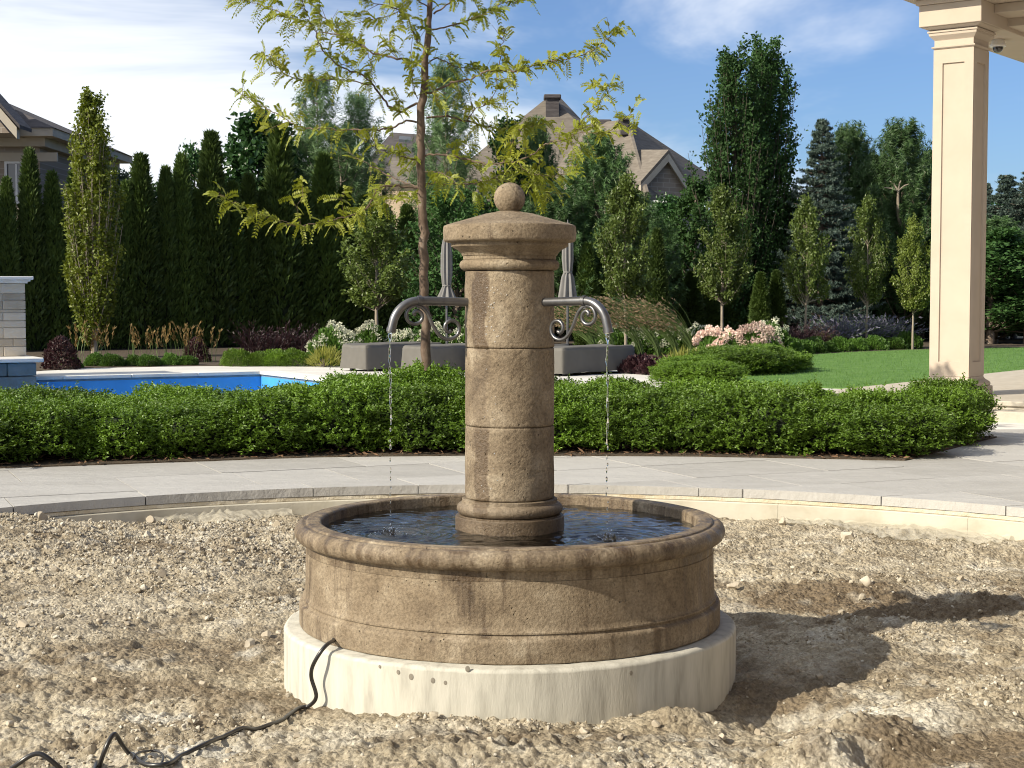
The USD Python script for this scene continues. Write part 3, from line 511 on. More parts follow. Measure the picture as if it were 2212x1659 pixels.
def plastic(u0, u1, drop, lab, seed, topz=.02):
    a0, a1 = [math.atan2(*(G(u, 1115, 0)[:2] - FC)[::-1]) for u in (u0, u1)]
    ns, nt = 170, 24; s, t = np.meshgrid(np.linspace(0, 1, ns), np.linspace(0, 1, nt), indexing='ij')
    an = a0 + (a1 - a0) * s; tent = np.exp(-((s - .55) / .22) ** 2)
    r = RING - .035 - drop * t ** .8 * (.45 + .75 * tent)
    X, Y = FC[0] + r * np.cos(an), FC[1] + r * np.sin(an); z0 = zdirt(X.ravel(), Y.ravel()).reshape(X.shape)
    Z = np.maximum(z0 + .010, (topz + .02 * tent * (t < .5)) * (1 - t ** .7) + z0 * t ** .7)
    crease = np.sin(6.283 * (s * 13 + t * (2 - 12 * (s - .5)) + 2.2 * meshkit.noise(np.stack([s * 7, t * 2, 0 * s], -1), seed))) * meshkit.noise(np.stack([s * 11, t * 1.5, 0 * s + 5], -1), seed)
    Z += .014 * (crease + .3) * (1 - .5 * t) + .018 * (meshkit.fbm(np.stack([s * 14, t * 3, 0 * s + seed], -1), 3, seed) - .5)
    k = np.arange(ns * nt).reshape(ns, nt); qd = np.stack([k[:-1, :-1], k[1:, :-1], k[1:, 1:], k[:-1, 1:]], -1).reshape(-1, 4)
    obj('plastic_sheet', (np.c_[X.ravel(), Y.ravel(), Z.ravel()], qd), M['plastic'], label=lab, cat='plastic sheet', smooth=True)
plastic(285, 640, .20, 'crumpled clear plastic sheet at the foot of the wall, left of the fountain', 3)
plastic(1700, 2330, .36, 'crumpled clear plastic sheet along the wall foot at far right', 8, -.02)

# ---------------------------------------------------------------- pavilion corner: steps, pillar, beams
pm('stucco', [(.3, (.445, .375, .30)), (.7, (.485, .41, .33))], scale=3, rough=.85, bump=.12, bscale=150, bdist=.003)
pm('step_stone', [(.3, (.38, .34, .275)), (.7, (.47, .43, .36))], scale=5, rough=.85, bump=.5, bscale=18, bdist=.01)
BR = math.radians(37)
fx, bk = np.array([math.cos(BR), -math.sin(BR)]), np.array([math.sin(BR), math.cos(BR)])
PH = .325
pcor = G(2101, 857, .385)[:2]; pcen = pcor - fx * PH + bk * PH
pv = thing('pavilion', 'cream stucco pavilion corner with square panelled pillar and roof beams', 'pavilion', (*pcen, .385), -BR)
def zl(u, vv, Y): return W(u, vv, Y)[2] - .385
zb = zl(2099, 44, 18.35)                                        # underside of the beams, above the floor
def sq(prof):
    """A square moulding from (half width, z)."""
    v = np.array([(sx * h, sy * h, z) for h, z in prof for sx, sy in ((-1, -1), (1, -1), (1, 1), (-1, 1))]); n = len(prof)
    q = [[i * 4 + j, i * 4 + (j + 1) % 4, (i + 1) * 4 + (j + 1) % 4, (i + 1) * 4 + j] for i in range(n - 1) for j in range(4)]
    q += [[3, 2, 1, 0], [n * 4 - 4, n * 4 - 3, n * 4 - 2, n * 4 - 1]]
    return v, np.array(q)
obj('plinth', bx(-PH, PH, -PH, PH, 0.002, .105, .008), M['stucco'], pv)
obj('base_moulding', sq([(.296, .106), (.300, .112), (.303, .13), (.300, .145), (.29, .158), (.272, .172), (.254, .186), (.244, .202), (.238, .218), (.231, .222)]), M['stucco'], pv)
sb, st = .2225, zl(2050, 107, 18.8); h = .242; pb, pt, pi_, dp = sb + .17, st - .16, .132, .020
sv = [(sx * h, sy * h, z) for z in (sb, st) for sx, sy in ((-1, -1), (1, -1), (1, 1), (-1, 1))]; sf = [[3, 2, 1, 0], [4, 5, 6, 7]]
for k in range(4):
    c, s = (1, 0, -1, 0)[k], (0, 1, 0, -1)[k]; rot = lambda x, y, z: (x * c - y * s, x * s + y * c, z)
    o = len(sv); a = [(-h, sb), (h, sb), (h, st), (-h, st)]; i_ = [(-pi_, pb), (pi_, pb), (pi_, pt), (-pi_, pt)]
    sv += [rot(x, -h, z) for x, z in a] + [rot(x, -h, z) for x, z in i_] + [rot(x * .965, -h + dp, pb + (z - pb) * .999 + .004 * (z == pb)) for x, z in i_]
    sf += [[o + j, o + (j + 1) % 4, o + 4 + (j + 1) % 4, o + 4 + j] for j in range(4)] + [[o + 4 + j, o + 4 + (j + 1) % 4, o + 8 + (j + 1) % 4, o + 8 + j] for j in range(4)] + [[o + 8, o + 9, o + 10, o + 11]]
obj('pillar_shaft', (np.array(sv), np.array(sf)), M['stucco'], pv)
z1, z2, z3 = zl(2050, 99, 18.8), zl(2050, 87, 18.8), zb
obj('capital', sq([(.232, st + .001), (.240, st + .006), (.262, st + .020), (.264, st + .032), (.245, st + .040), (.236, z1), (.236, z2), (.242, z2 + .008), (.262, z2 + .03), (.285, z2 + .055), (.289, z2 + .085), (.301, z2 + .088), (.302, z2 + .108), (.268, z2 + .112), (.300, z3 - .03), (.355, z3 - .003)]), M['stucco'], pv)
bh = zl(1960, 8, 18.7) - zb
obj('roof_beam', bx(-.375, .375, -.375, 8, zb, zb + bh, .006), M['stucco'], pv)
zc = zl(2123, 28, 18.7)
obj('cross_beam', bx(.376, 8, .03, .48, zc, zb + bh - .002, .006), M['stucco'], pv)
obj('ceiling', bx(.376, 8, .481, 8, zb + bh - .20, zb + bh - .001), M['stucco'], pv)
obj('cornice', sq([(.36, zb + bh + .001), (.40, zb + bh + .012), (.405, zb + bh + .03)])[0:2], M['stucco'], pv) if False else None
def eave(d0, d1, za, zbb): return bx(-.375 - d0, 8.3, -.375 - d0, 8.3, za, zbb, .004)
obj('cornice', cat_([xf(eave(.03, 0, 0, .06), (0, 0, zb + bh + .001)), xf(eave(.10, 0, 0, .07), (0, 0, zb + bh + .062)), xf(eave(.30, 0, 0, .25), (0, 0, zb + bh + .133))]), M['stucco'], pv)
# the brick house the pavilion belongs to, beyond the right edge
pm('main_brick', [(.3, (.15, .115, .09)), (.7, (.22, .175, .14))], scale=3, rough=.9, stretch=(1, 1, 8))
mh = thing('main_house', 'two storey brick house that the pavilion belongs to', 'house', (*pcen, 0), -BR)
obj('wall', bx(8.3, 20, -18, 9, .02, 7.2), M['main_brick'], mh)
obj('roof', trimesh.convex.convex_hull(np.array([(x, y, 7.2) for x in (7.7, 20.6) for y in (-18.6, 9.6)] + [(14, -12, 11.5), (14, 3, 11.5)])), M['main_brick'], mh)
# floor and the two steps up to it
def frontline(u, vv, z): p = G(u, vv, z)[:2] - pcen; return float(p @ bk)
y1 = frontline(2170, 913, .17); y2 = frontline(2180, 885, .29) + .02
stp = thing('pavilion_steps', 'two pale stone steps up to the pavilion floor', 'steps', (*pcen, .0), -BR)
obj('lower_step', bx(-1.0, 9, y1, y2 + .6, .10, .290, .010), M['step_stone'], stp)
obj('floor_slab', bx(-1.6, 9, y2 - .03, 7, .325, .383, .010), M['step_stone'], stp)
obj('upper_riser', bx(-1.55, 8.9, y2, 6.9, .291, .324), M['step_stone'], stp)
M['white_plastic'] = usdkit.material(stage, '/World/Looks/white_plastic', {'p': ('principled_bsdf', {'base_color': (.72, .71, .68), 'roughness': .4})}, [], surface='p.BSDF')
M['dark_dome'] = usdkit.material(stage, '/World/Looks/dark_dome', {'p': ('principled_bsdf', {'base_color': (.015, .015, .02), 'roughness': .06, 'coat_weight': 1.0})}, [], surface='p.BSDF')
cp = G(2156, 86, zb + .385)
sc_ = thing('security_camera', 'white dome security camera with dark glass under the pavilion beam', 'security camera', cp)
obj('mount', lathe([(0, -.001), (.072, -.001), (.085, -.03), (.088, -.055), (.098, -.06), (.098, -.082), (.090, -.088), (0, -.088)], 40), M['white_plastic'], sc_, smooth=35)
obj('dome', lathe([(.064, -.089)] + [(.064 * math.cos(t), -.095 - .062 * math.sin(t)) for t in np.linspace(0, 1.57, 10)], 36), M['dark_dome'], sc_, smooth=True)

# ---------------------------------------------------------------- pool, stone pillar and ledge
pm('pool_blue', [(.3, (.06, .31, .70)), (.7, (.08, .37, .76))], scale=2, rough=.35, spec=.5)
pm('pool_tile', [(.3, (.13, .19, .24)), (.7, (.20, .27, .32))], scale=9, rough=.3)
pm('coping_stone', [(.3, (.62, .60, .55)), (.7, (.74, .72, .67))], scale=2, rough=.8, bump=.15, bscale=20)
M['pool_water'] = usdkit.material(stage, '/World/Looks/pool_water', {'p': ('principled_bsdf', {'base_color': (.25, .6, .85), 'roughness': .03, 'ior': 1.33, 'transmission_weight': .85}), 'g': ('geometry', {}), 'n': ('noise_texture', {'scale': 5.0, 'detail': 3.0}), 'b': ('bump', {'strength': .3, 'distance': .02})}, [('g.position', 'n.vector'), ('n.fac', 'b.height'), ('b.normal', 'p.normal')], surface='p.BSDF')
pl = thing('pool', 'blue swimming pool with pale stone coping behind the hedge', 'swimming pool', (*PC, 0), math.atan2(ex[1], ex[0]))
def pbx(s0, s1, d0, d1, z0, z1, c=0): return bx(-s1, -s0, -d1, -d0, z0, z1, c)     # s along the back edge away from the corner, d into the pool
obj('liner_wall', cat_([pbx(-.15, 13.1, -.15, 0, -1.4, .0845), pbx(-.15, 0, .001, 7.6, -1.4, .0845), pbx(-.15, 13.1, 7.6, 7.75, -1.4, .0845), pbx(13.1, 13.25, -.15, 7.75, -1.4, .0845)]), M['pool_blue'], pl)
obj('tile_band', cat_([pbx(-.14, 13.1, -.14, -.006, .085, .1215), pbx(-.14, -.006, .001, 7.6, .085, .1215)]), M['pool_tile'], pl)
obj('pool_floor', pbx(-.15, 13.2, -.15, 7.7, -1.5, -1.401), M['pool_blue'], pl)
for k in range(11): obj('coping_slab', pbx(1.2 * k + .004, 1.2 * k + 1.196, -.32, .035, .1225, .186, .010), M['coping_stone'], pl)
for k in range(8): obj('coping_slab', pbx(-.32, .035 - .071 * 0 - .0, 1.05 * k + (.04 if k == 0 else .004), 1.05 * k + 1.046, .1225, .186, .010), M['coping_stone'], pl)
v, f = pbx(0, 13, 0, 7.6, -.30, -.299).vertices, None
obj('water', (np.array([(-13.09, -7.59, -.28), (-.003, -7.59, -.28), (-.003, -.003, -.28), (-13.09, -.003, -.28)]), np.array([[0, 1, 2, 3]])), M['pool_water'], pl)
pm('wall_stone', [(.25, (.29, .245, .185)), (.5, (.43, .37, .285)), (.75, (.54, .475, .375))], scale=2.5, rough=.85, bump=.6, bscale=14, bdist=.02, island=.6)
pm('slate_block', [(.25, (.095, .12, .13)), (.5, (.16, .195, .205)), (.75, (.27, .30, .31))], scale=2.0, rough=.6, bump=.5, bscale=10, bdist=.02)
pm('ledge_cap', [(.3, (.60, .58, .54)), (.7, (.70, .68, .64))], scale=4, rough=.8)
def sof(u, d, Y0=28.5):
    """Distance along the pool's back edge at which the line of sight u crosses depth d into the pool."""
    for s in np.linspace(0, 9, 3000):
        p = PC - ex * s + ey * d
        if CX + p[0] / p[1] * FPX <= u: return s
lg = thing('pool_ledge_wall', 'low blue grey stone block wall with pale cap at the pool edge', 'wall', (*PC, 0), math.atan2(ex[1], ex[0]))
s0 = sof(78, .55); lt = W(40, 775, 28.0)[2]
hs = (lt + .45) / 4
for i in range(4):
    w0 = s0
    while w0 < s0 + 4.5:
        w = (.42, .55, .62, .48)[(i + int(w0 * 3)) % 4]; obj('stone_block', pbx(w0, w0 + w - .014, -.6, .55 - .006 * ((i + int(w0 * 7)) % 3), -.45 + i * hs, -.45 + (i + 1) * hs - .012, .012), M['slate_block'], lg); w0 += w
    obj('mortar_core', pbx(s0 + .03, s0 + 4.4, -.55, .52, -.45 + i * hs, -.45 + (i + 1) * hs), M['ledge_cap'], lg) if i == 0 else None
obj('cap_slab', pbx(s0 - .10, s0 + 4.5, -.7, .66, lt + .001, lt + .075, .015), M['ledge_cap'], lg)
sp_ = thing('stone_pillar', 'tall pale stone block pillar with moulded cap at far left by the pool', 'pillar', (*PC, 0), math.atan2(ex[1], ex[0]))
s1 = sof(57, -.15); zt = W(40, 614, 29.3)[2]; z = lt + .08; k = 0; r2 = random.Random(4)
obj('mortar_core', pbx(s1 + .03, s1 + 1.95, -1.0, -.18, z, zt - .01), M['joint_sand'], sp_)
for hh in (.20, .16, .22, .14, .17, .06, .18, .15, .2):
    hh *= (zt - z) / (zt - z) if k else 1; h2 = hh * (zt - lt - .08) / 1.48; w0 = s1
    while w0 < s1 + 2.0:
        w = min(r2.choice([.22, .38, .52, .6]), s1 + 2.02 - w0); 
        if w > .06: obj('stone_block', pbx(w0 + .003, w0 + w - .005, -1.05, -.15 - r2.uniform(0, .02), z + .004, z + h2 - .004, .008), M['wall_stone'], sp_)
        w0 += w
    z += h2; k += 1
obj('cap', cat_([pbx(s1 - .03, s1 + 2.05, -1.1, -.115, zt + .001, zt + .03), pbx(s1 - .07, s1 + 2.1, -1.15, -.07, zt + .031, zt + .06, .008), pbx(s1 - .11, s1 + 2.15, -1.2, -.02, zt + .061, zt + .12, .01)]), M['ledge_cap'], sp_)

# ---------------------------------------------------------------- covered loungers, closed parasols
pm('cover_cloth', [(.3, (.10, .094, .083)), (.7, (.125, .118, .105))], scale=3, rough=.75, bump=.15, bscale=200, bdist=.002, vec='obj')
pm('parasol_cloth', [(.3, (.155, .15, .145)), (.7, (.195, .19, .183))], scale=3, rough=.85, vec='obj')
pm('pole_metal', [(.3, (.11, .11, .115)), (.7, (.16, .16, .165))], scale=3, rough=.4, metallic=.6)
LA = math.radians(47)
ld = np.array([math.cos(LA), math.sin(LA)]); le = np.array([-math.sin(LA), math.cos(LA)])
def cover(seed, L=2.0, Wd=.72, H=.46):
    m = trimesh.creation.box([L, Wd, H])
    for _ in range(5): m = m.subdivide()
    v = m.vertices.copy(); inner = np.clip(v, [-L / 2 + .07, -Wd / 2 + .07, -H / 2], [L / 2 - .07, Wd / 2 - .07, H / 2 - .05])
    d = v - inner; ln = np.linalg.norm(d, axis=1, keepdims=True); rad = np.where(np.abs(d[:, 2:]) > 1e-9, .06, .07); v = np.where(ln > 1e-9, inner + d / np.maximum(ln, 1e-9) * np.minimum(rad, ln * 1.0), v)
    z = v[:, 2] + H / 2; side = np.clip((H - z) / H, 0, 1)
    fold = meshkit.fbm(np.c_[v[:, 0] * 4, v[:, 1] * 5, z * 1.2], 3, seed) - .5
    n = unit(np.c_[v[:, 0] / L, v[:, 1] / Wd, 0 * z]); v[:, :2] += n[:, :2] * (.05 * 1.7 * fold * (.3 + side) + .03 * side)[:, None]
    v[:, 2] += .02 * (meshkit.fbm(np.c_[v[:, :2] * 3, 0 * z], 2, seed + 3) - .5) * (z > .3) - .02 * (z > H - .02) * np.exp(-(v[:, 1] / .25) ** 2) + .02 * (meshkit.noise(np.c_[v[:, :2] * 2.2, 0 * z], seed) - .3) * (z < .02)
    v[:, 2] += H / 2 + .045
    return v, m.faces
for k, (c, lab) in enumerate(((G(791, 803), 'grey covered lounger at the left end of the row'), (G(926, 808), 'grey covered lounger directly behind the slim tree trunk'), (np.array([-.28, 28.1, .17]), 'grey covered lounger mostly hidden behind the fountain column'), (G(1216, 813), 'grey covered lounger right of the fountain column, ending the row'))):
    ctr = c[:2] + ld * 1.0 + le * .36
    t = thing('covered_lounger', lab, 'lounger', (*ctr, .17), LA, 'loungers under grey fabric covers')
    obj('cover', cover(10 + k), M['cover_cloth'], t, smooth=50)
    for sx in (-.8, .8):
        for sy in (-.24, .24): obj('foot', bx(sx - .05, sx + .05, sy - .03, sy + .03, 0.002, .10, .004), M['pole_metal'], t)
for k, (u, lab, ztop) in enumerate(((965, 'closed grey parasol seen left of the fountain column', 2.78), (1226, 'closed grey parasol seen right of the fountain column', 2.92))):
    p = W(u, 700, 31.2); t = thing('parasol', lab, 'parasol', (p[0], p[1], .177), .3 + k, 'closed parasols behind the loungers')
    q0 = W(u, 645, 31.2)[2] - .177; tz = W(u, 617 if k == 0 else 588, 31.2)[2] - .177; zt_ = ztop - .177
    zz = np.array([q0 - .10, q0 - .08, q0, tz - .1, tz - .02, tz, tz + .03, tz + .25, (tz + zt_) / 2 + .1, zt_ - .2, zt_ - .06, zt_]); rr3 = np.array([.10, .155, .165, .105, .075, .070, .078, .098, .095, .075, .045, .03])
    an = np.linspace(0, 2 * np.pi, 96, endpoint=False)
    pr = [np.c_[(r_ * (1 + .22 * np.cos(8 * an + .5 * math.sin(i))) * np.cos(an)), r_ * (1 + .22 * np.cos(8 * an + .5 * math.sin(i))) * np.sin(an), zv + (.05 * np.cos(8 * an) if i < 2 else 0 * an)] for i, (r_, zv) in enumerate(zip(rr3, zz))]
    v = np.vstack(pr); i, j = np.meshgrid(np.arange(len(zz) - 1), np.arange(96), indexing='ij'); qd = np.stack([i * 96 + j, i * 96 + (j + 1) % 96, (i + 1) * 96 + (j + 1) % 96, (i + 1) * 96 + j], -1).reshape(-1, 4)
    obj('canopy', (v, qd), M['parasol_cloth'], t, smooth=60)
    obj('tie_strap', tube([(0, 0, tz - .012), (0, 0, tz + .014)], .089, 24), M['parasol_cloth'], t, smooth=30)
    obj('pole', tube([(0, 0, .06), (0, 0, zt_ + .02)], .024, 12), M['pole_metal'], t, smooth=30)
    obj('finial', cat_([tube([(0, 0, zt_ + .001), (0, 0, zt_ + .06)], [.055, .05], 14), tube([(0, 0, zt_ + .061), (0, 0, zt_ + .12)], .010, 8)]), M['parasol_cloth'], t, smooth=30)
    obj('crank', cat_([tube([(0, 0, .95), (.07, 0, .95)], .02, 8), tube([(.07, 0, .95), (.07, 0, .88)], .012, 8)]), M['pole_metal'], t)
    obj('base', lathe([(0, .002), (.30, .002), (.30, .05), (.10, .075), (.05, .12), (0, .12)], 32), M['pole_metal'], t, smooth=30)
# ---------------------------------------------------------------- houses beyond the trees
M['brick'] = usdkit.material(stage, '/World/Looks/brick', {'g': ('geometry', {}), 'mp': ('mapping', {'mapping_type': 'point', 'rotation': (math.pi / 2, 0, 0)}),
    'b': ('brick_texture', {'color1': (.20, .165, .135), 'color2': (.27, .225, .185), 'mortar': (.30, .275, .24), 'scale': 1.0, 'brick_width': .45, 'row_height': .16, 'mortar_size': .012}),
    'p': ('principled_bsdf', {'roughness': .9})}, [('g.position', 'mp.vector'), ('mp.vector', 'b.vector'), ('b.color', 'p.base_color')], surface='p.BSDF')
pm('shingle', [(.3, (.115, .098, .080)), (.5, (.15, .13, .108)), (.7, (.19, .168, .14))], scale=1.6, rough=.95, stretch=(1.2, 1.2, 9), detail=8, bump=.6, bscale=3, bdist=.03)
pm('shingle_dark', [(.3, (.045, .04, .042)), (.7, (.10, .09, .09))], scale=1.6, rough=.95, stretch=(1.2, 1.2, 9), detail=8, bump=.6, bscale=3, bdist=.03)
pm('house_trim', [(.3, (.36, .32, .26)), (.7, (.42, .38, .31))], scale=2, rough=.8)
pm('house_stucco', [(.3, (.50, .40, .28)), (.7, (.56, .46, .33))], scale=2, rough=.85)
pm('window_frame', [(.3, (.55, .56, .56)), (.7, (.62, .63, .63))], scale=2, rough=.5)
M['window_glass'] = usdkit.material(stage, '/World/Looks/window_glass', {'p': ('principled_bsdf', {'base_color': (.03, .035, .04), 'roughness': .05, 'specular_ior_level': .9})}, [], surface='p.BSDF')
hull = lambda pts: trimesh.convex.convex_hull(np.array(pts, float))
def window(parent, x0, x1, y, z0, z1, cols=2, rows=1):
    f = .07; ms = [bx(x0 - f, x1 + f, y - .06, y + .02, z0 - f, z0), bx(x0 - f, x1 + f, y - .06, y + .02, z1, z1 + f), bx(x0 - f, x0, y - .06, y + .02, z0 + .001, z1 - .001), bx(x1, x1 + f, y - .06, y + .02, z0 + .001, z1 - .001)]
    w = obj('window', cat_(ms), M['window_frame'], parent)
    for k in range(cols):
        a, b = x0 + (x1 - x0) * k / cols, x0 + (x1 - x0) * (k + 1) / cols
        obj('pane', bx(a + .03, b - .03, y - .025, y + .01, z0 + .01, z1 - .01), M['window_glass'], w)
        if k: obj('mullion', bx(a - .03, a + .03, y - .05, y + .02, z0 + .01, z1 - .01), M['window_frame'], w)
lh = thing('brick_house', 'grey brown brick house with dark hip roof at the far left', 'house')
ze = W(125, 292, 44)[2]
obj('wall', bx(-30, -13.2, 44.8, 52.6, 0, ze - .05), M['brick'], lh)
obj('eave_fascia', cat_([bx(-30.5, -12.6, 44.0, 53.2, ze - .02, ze + .20)]), M['house_trim'], lh)
obj('soffit_band', bx(-30.2, -12.95, 44.45, 52.9, ze - .26, ze - .021), M['house_trim'], lh)
obj('roof', hull([(-30.6, 43.95, ze + .201), (-12.55, 43.95, ze + .201), (-12.55, 53.25, ze + .201), (-30.6, 53.25, ze + .201), (-17.4, 48.5, W(-136, 152, 48.2)[2]), (-26, 48.5, W(-136, 152, 48.2)[2])]), M['shingle_dark'], lh)
gx1 = W(36, 274, 42.6)[0]; gp = W(-95, 122, 42.6)
gz0 = W(36, 275, 42.6)[2]
obj('gable', hull([(gx1 - .35, 43.1, gz0 - .1), (2 * gp[0] - gx1 + .35, 43.1, gz0 - .1), (gp[0], 43.1, gp[2] - .45), (gx1 - .35, 44.9, gz0 - .1), (2 * gp[0] - gx1 + .35, 44.9, gz0 - .1), (gp[0], 44.9, gp[2] - .45)]), M['brick'], lh)
for sx in (1, -1):
    a = np.array([gp[0], 42.6, gp[2]]); b = np.array([gp[0] + sx * (gx1 - gp[0]), 42.6, gz0]); up_ = np.array([0, 0, .30])
    obj('gable_fascia', hull([a, b, a - up_ * 1.1, b - up_, a + [0, .25, 0], b + [0, .25, 0], a + [0, .25, -.33], b + [0, .25, -.30]]), M['house_trim'], lh)
    obj('gable_roof', hull([a + [0, -.08, .001], b + [sx * .1, -.08, -.04], a + [0, 1.0, .001], b + [sx * .1, 1.0, -.04], a + [0, -.08, .10], b + [sx * .1, -.08, .06], a + [0, 1.0, .10], b + [sx * .1, 1.0, .06]]), M['shingle_dark'], lh)
wx0, wx1 = W(16, 400, 44.75)[0], W(56, 400, 44.75)[0]
window(lh, wx0, wx1, 44.78, W(30, 436, 44.8)[2], W(30, 354, 44.8)[2], 2)
obj('lintel', bx(wx0 - .5, wx1 + .9, 44.70, 44.79, W(30, 349, 44.8)[2], W(30, 330, 44.8)[2]), M['house_trim'], lh)
obj('downpipe', tube([(-13.15, 52.2, 0), (-13.15, 52.2, ze - .3)], .06, 8), M['house_trim'], lh)

ch = thing('hip_roof_house', 'large house with steep brown shingle hip roofs and two chimneys behind the trees', 'house')
R1 = [W(905, 432, 60), W(1420, 432, 60)]; R1b = [R1[0] + [1.5, 11, 0], R1[1] + [1.5, 11, 0]]
obj('roof', hull([*R1, *R1b, W(1188, 206, 65), W(1208, 208, 66), *[p - [0, 0, .2] for p in (*R1, *R1b)]]), M['shingle'], ch)
Nn, Rr, Ll = W(1398, 420, 56), W(1610, 428, 66), W(1150, 434, 60)
Bk = Rr + Ll - Nn
obj('roof', hull([Nn, Rr, Ll, Bk, W(1275, 266, 63), W(1354, 258, 61.5), *[p - [0, 0, .2] for p in (Nn, Rr, Ll, Bk)]]), M['shingle'], ch)
rid = [W(1354, 257, 61.4), Nn + [0, 0, .02]]
obj('ridge_cap', tube(rid, .10, 6), M['shingle'], ch)
inn = lambda p, c, k=.93: c + (p - c) * k
c0 = (Nn + Rr + Ll + Bk) / 4
obj('wall', hull([q * [1, 1, 0] + [0, 0, zz] for q in [inn(p, c0) for p in (Nn, Rr, Ll, Bk)] for zz in (0, Nn[2] - .21)]), M['brick'], ch)
c1 = (R1[0] + R1[1] + R1b[0] + R1b[1]) / 4
obj('wall', hull([q * [1, 1, 0] + [0, 0, zz] for q in [inn(p, c1) for p in (*R1, *R1b)] for zz in (0, R1[0][2] - .21)]), M['brick'], ch)
gpk, gl, gr_ = W(1440, 332, 57.2), W(1380, 400, 56.6), W(1484, 402, 57.8)
bkv = np.array([-.9, 2.6, 0.25]) * 1.4
drop = np.array([0, 0, -4.0]); gi_ = lambda p: gpk + (p - gpk) * .86 - [0, 0, .12]
obj('dormer_wall', hull([gi_(gpk) - [0, 0, .12], gi_(gl), gi_(gr_), gi_(gl) + drop, gi_(gr_) + drop, gi_(gpk) + bkv, gi_(gl) + bkv, gi_(gr_) + bkv, gi_(gl) + drop + bkv, gi_(gr_) + drop + bkv]), M['brick'], ch)
for p in (gl, gr_):
    fr = np.array([.05, -.25, 0])
    obj('dormer_roof', hull([gpk + fr, p + fr, gpk + bkv, p + bkv, gpk + fr + [0, 0, .12], p + fr + [0, 0, .12], gpk + bkv + [0, 0, .12], p + bkv + [0, 0, .12]]), M['shingle'], ch)
    obj('dormer_trim', hull([gpk + fr - [0, 0, .01], p + fr - [0, 0, .01], gpk + fr - [0, 0, .30], p + fr - [0, 0, .28], gpk + fr * .2 - [0, 0, .01], p + fr * .2 - [0, 0, .01], gpk + fr * .2 - [0, 0, .30], p + fr * .2 - [0, 0, .28]]), M['house_trim'], ch)
wz1, wz0 = W(1430, 438, 56.5)[2], W(1430, 505, 56.5)[2]
window(ch, W(1408, 470, 56.2)[0], W(1452, 470, 56.2)[0], 56.2, wz0, wz1, 2)
for u, v0, v1, wd, dpt in ((1193, 206, 262, .62, 64.2), (1348, 253, 292, .34, 60.6)):
    t_, b_ = W(u, v0, dpt), W(u, v1, dpt)
    q = obj('chimney', bx(t_[0] - wd * .42, t_[0] + wd * .42, dpt - .3, dpt + .3, b_[2], t_[2] - .16), M['shingle_dark'], ch)
    obj('chimney_cap', bx(t_[0] - wd * .55, t_[0] + wd * .55, dpt - .42, dpt + .42, t_[2] - .159, t_[2], .03), M['shingle_dark'], q)
t_ = W(1301, 262, 62.6); obj('roof_vent', bx(t_[0] - .35, t_[0] + .35, 62.3, 62.9, t_[2] - .25, t_[2] + .05, .05), M['shingle_dark'], ch)
bh2 = thing('dark_roof_house', 'distant house with dark brown roof and skylight left of the slim trunk', 'house')
e0, e1 = W(772, 372, 74), W(1010, 372, 74)
obj('roof', hull([e0, e1, e0 + [0, 9, 0], e1 + [0, 9, 0], W(846, 286, 78), W(985, 296, 78), e0 - [0, 0, .2], e1 - [0, 0, .2]]), M['shingle_dark'], bh2)
obj('lower_roof', hull([W(836, 396, 69), W(915, 396, 69), W(846, 340, 73), W(915, 340, 73), W(836, 398, 69) , W(915, 398, 69), W(846, 372, 73.2), W(915, 372, 73.2)]), M['shingle'], bh2)
obj('wall', bx(e0[0] + .4, e1[0] - .4, 74.5, 82.5, 0, e0[2] - .21), M['house_stucco'], bh2)
p = W(874, 300, 75.6); obj('skylight', hull([p + .55 * np.array(d) for d in ((-.5, 0, -.25), (.5, 0, -.35), (-.5, .8, .1), (.5, .8, 0), (-.5, 0, -.02), (.5, 0, -.12), (-.5, .8, .35), (.5, .8, .25))]), M['window_glass'], bh2)

# ---------------------------------------------------------------- plants: builders
pm('bark', [(.3, (.09, .066, .048)), (.5, (.17, .13, .10)), (.7, (.27, .23, .19))], scale=9, rough=.9, bump=.7, bscale=30, bdist=.01, vec='obj', stretch=(1, 1, .35))
pm('bark_dark', [(.3, (.05, .04, .03)), (.7, (.11, .09, .07))], scale=9, rough=.9, vec='obj')
pm('bark_honey', [(.25, (.060, .040, .028)), (.45, (.105, .070, .048)), (.62, (.16, .115, .083)), (.78, (.27, .235, .195))], scale=14, rough=.8, bump=.6, bscale=34, bdist=.006, vec='pos', stretch=(1, 1, .5))
pm('bark_pale', [(.3, (.20, .165, .125)), (.7, (.34, .29, .23))], scale=12, rough=.9, bump=.5, bscale=40, bdist=.006, vec='obj', stretch=(1, 1, .3))
leafmat('leaf_boxwood', [(0, (0.057, 0.115, 0.013)), (0.35, (0.134, 0.230, 0.023)), (0.7, (0.269, 0.380, 0.039)), (1, (0.474, 0.538, 0.071))], trans=.18, rough=.42, nscale=2.5)
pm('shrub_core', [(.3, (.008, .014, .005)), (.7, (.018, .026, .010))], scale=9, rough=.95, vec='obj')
leafmat('leaf_cedar', [(0, (0.039, 0.074, 0.016)), (0.45, (0.088, 0.137, 0.025)), (0.8, (0.184, 0.215, 0.039)), (1, (0.318, 0.293, 0.059))], trans=.12, rough=.6, nscale=1.2)
leafmat('leaf_pear', [(0, (0.066, 0.103, 0.022)), (0.4, (0.130, 0.182, 0.038)), (0.75, (0.230, 0.260, 0.062)), (1, (0.370, 0.354, 0.105))], trans=.25, rough=.4)
leafmat('leaf_pear_yellow', [(0, (0.084, 0.119, 0.021)), (0.5, (0.168, 0.210, 0.042)), (1, (0.336, 0.322, 0.070))], trans=.25, rough=.4)
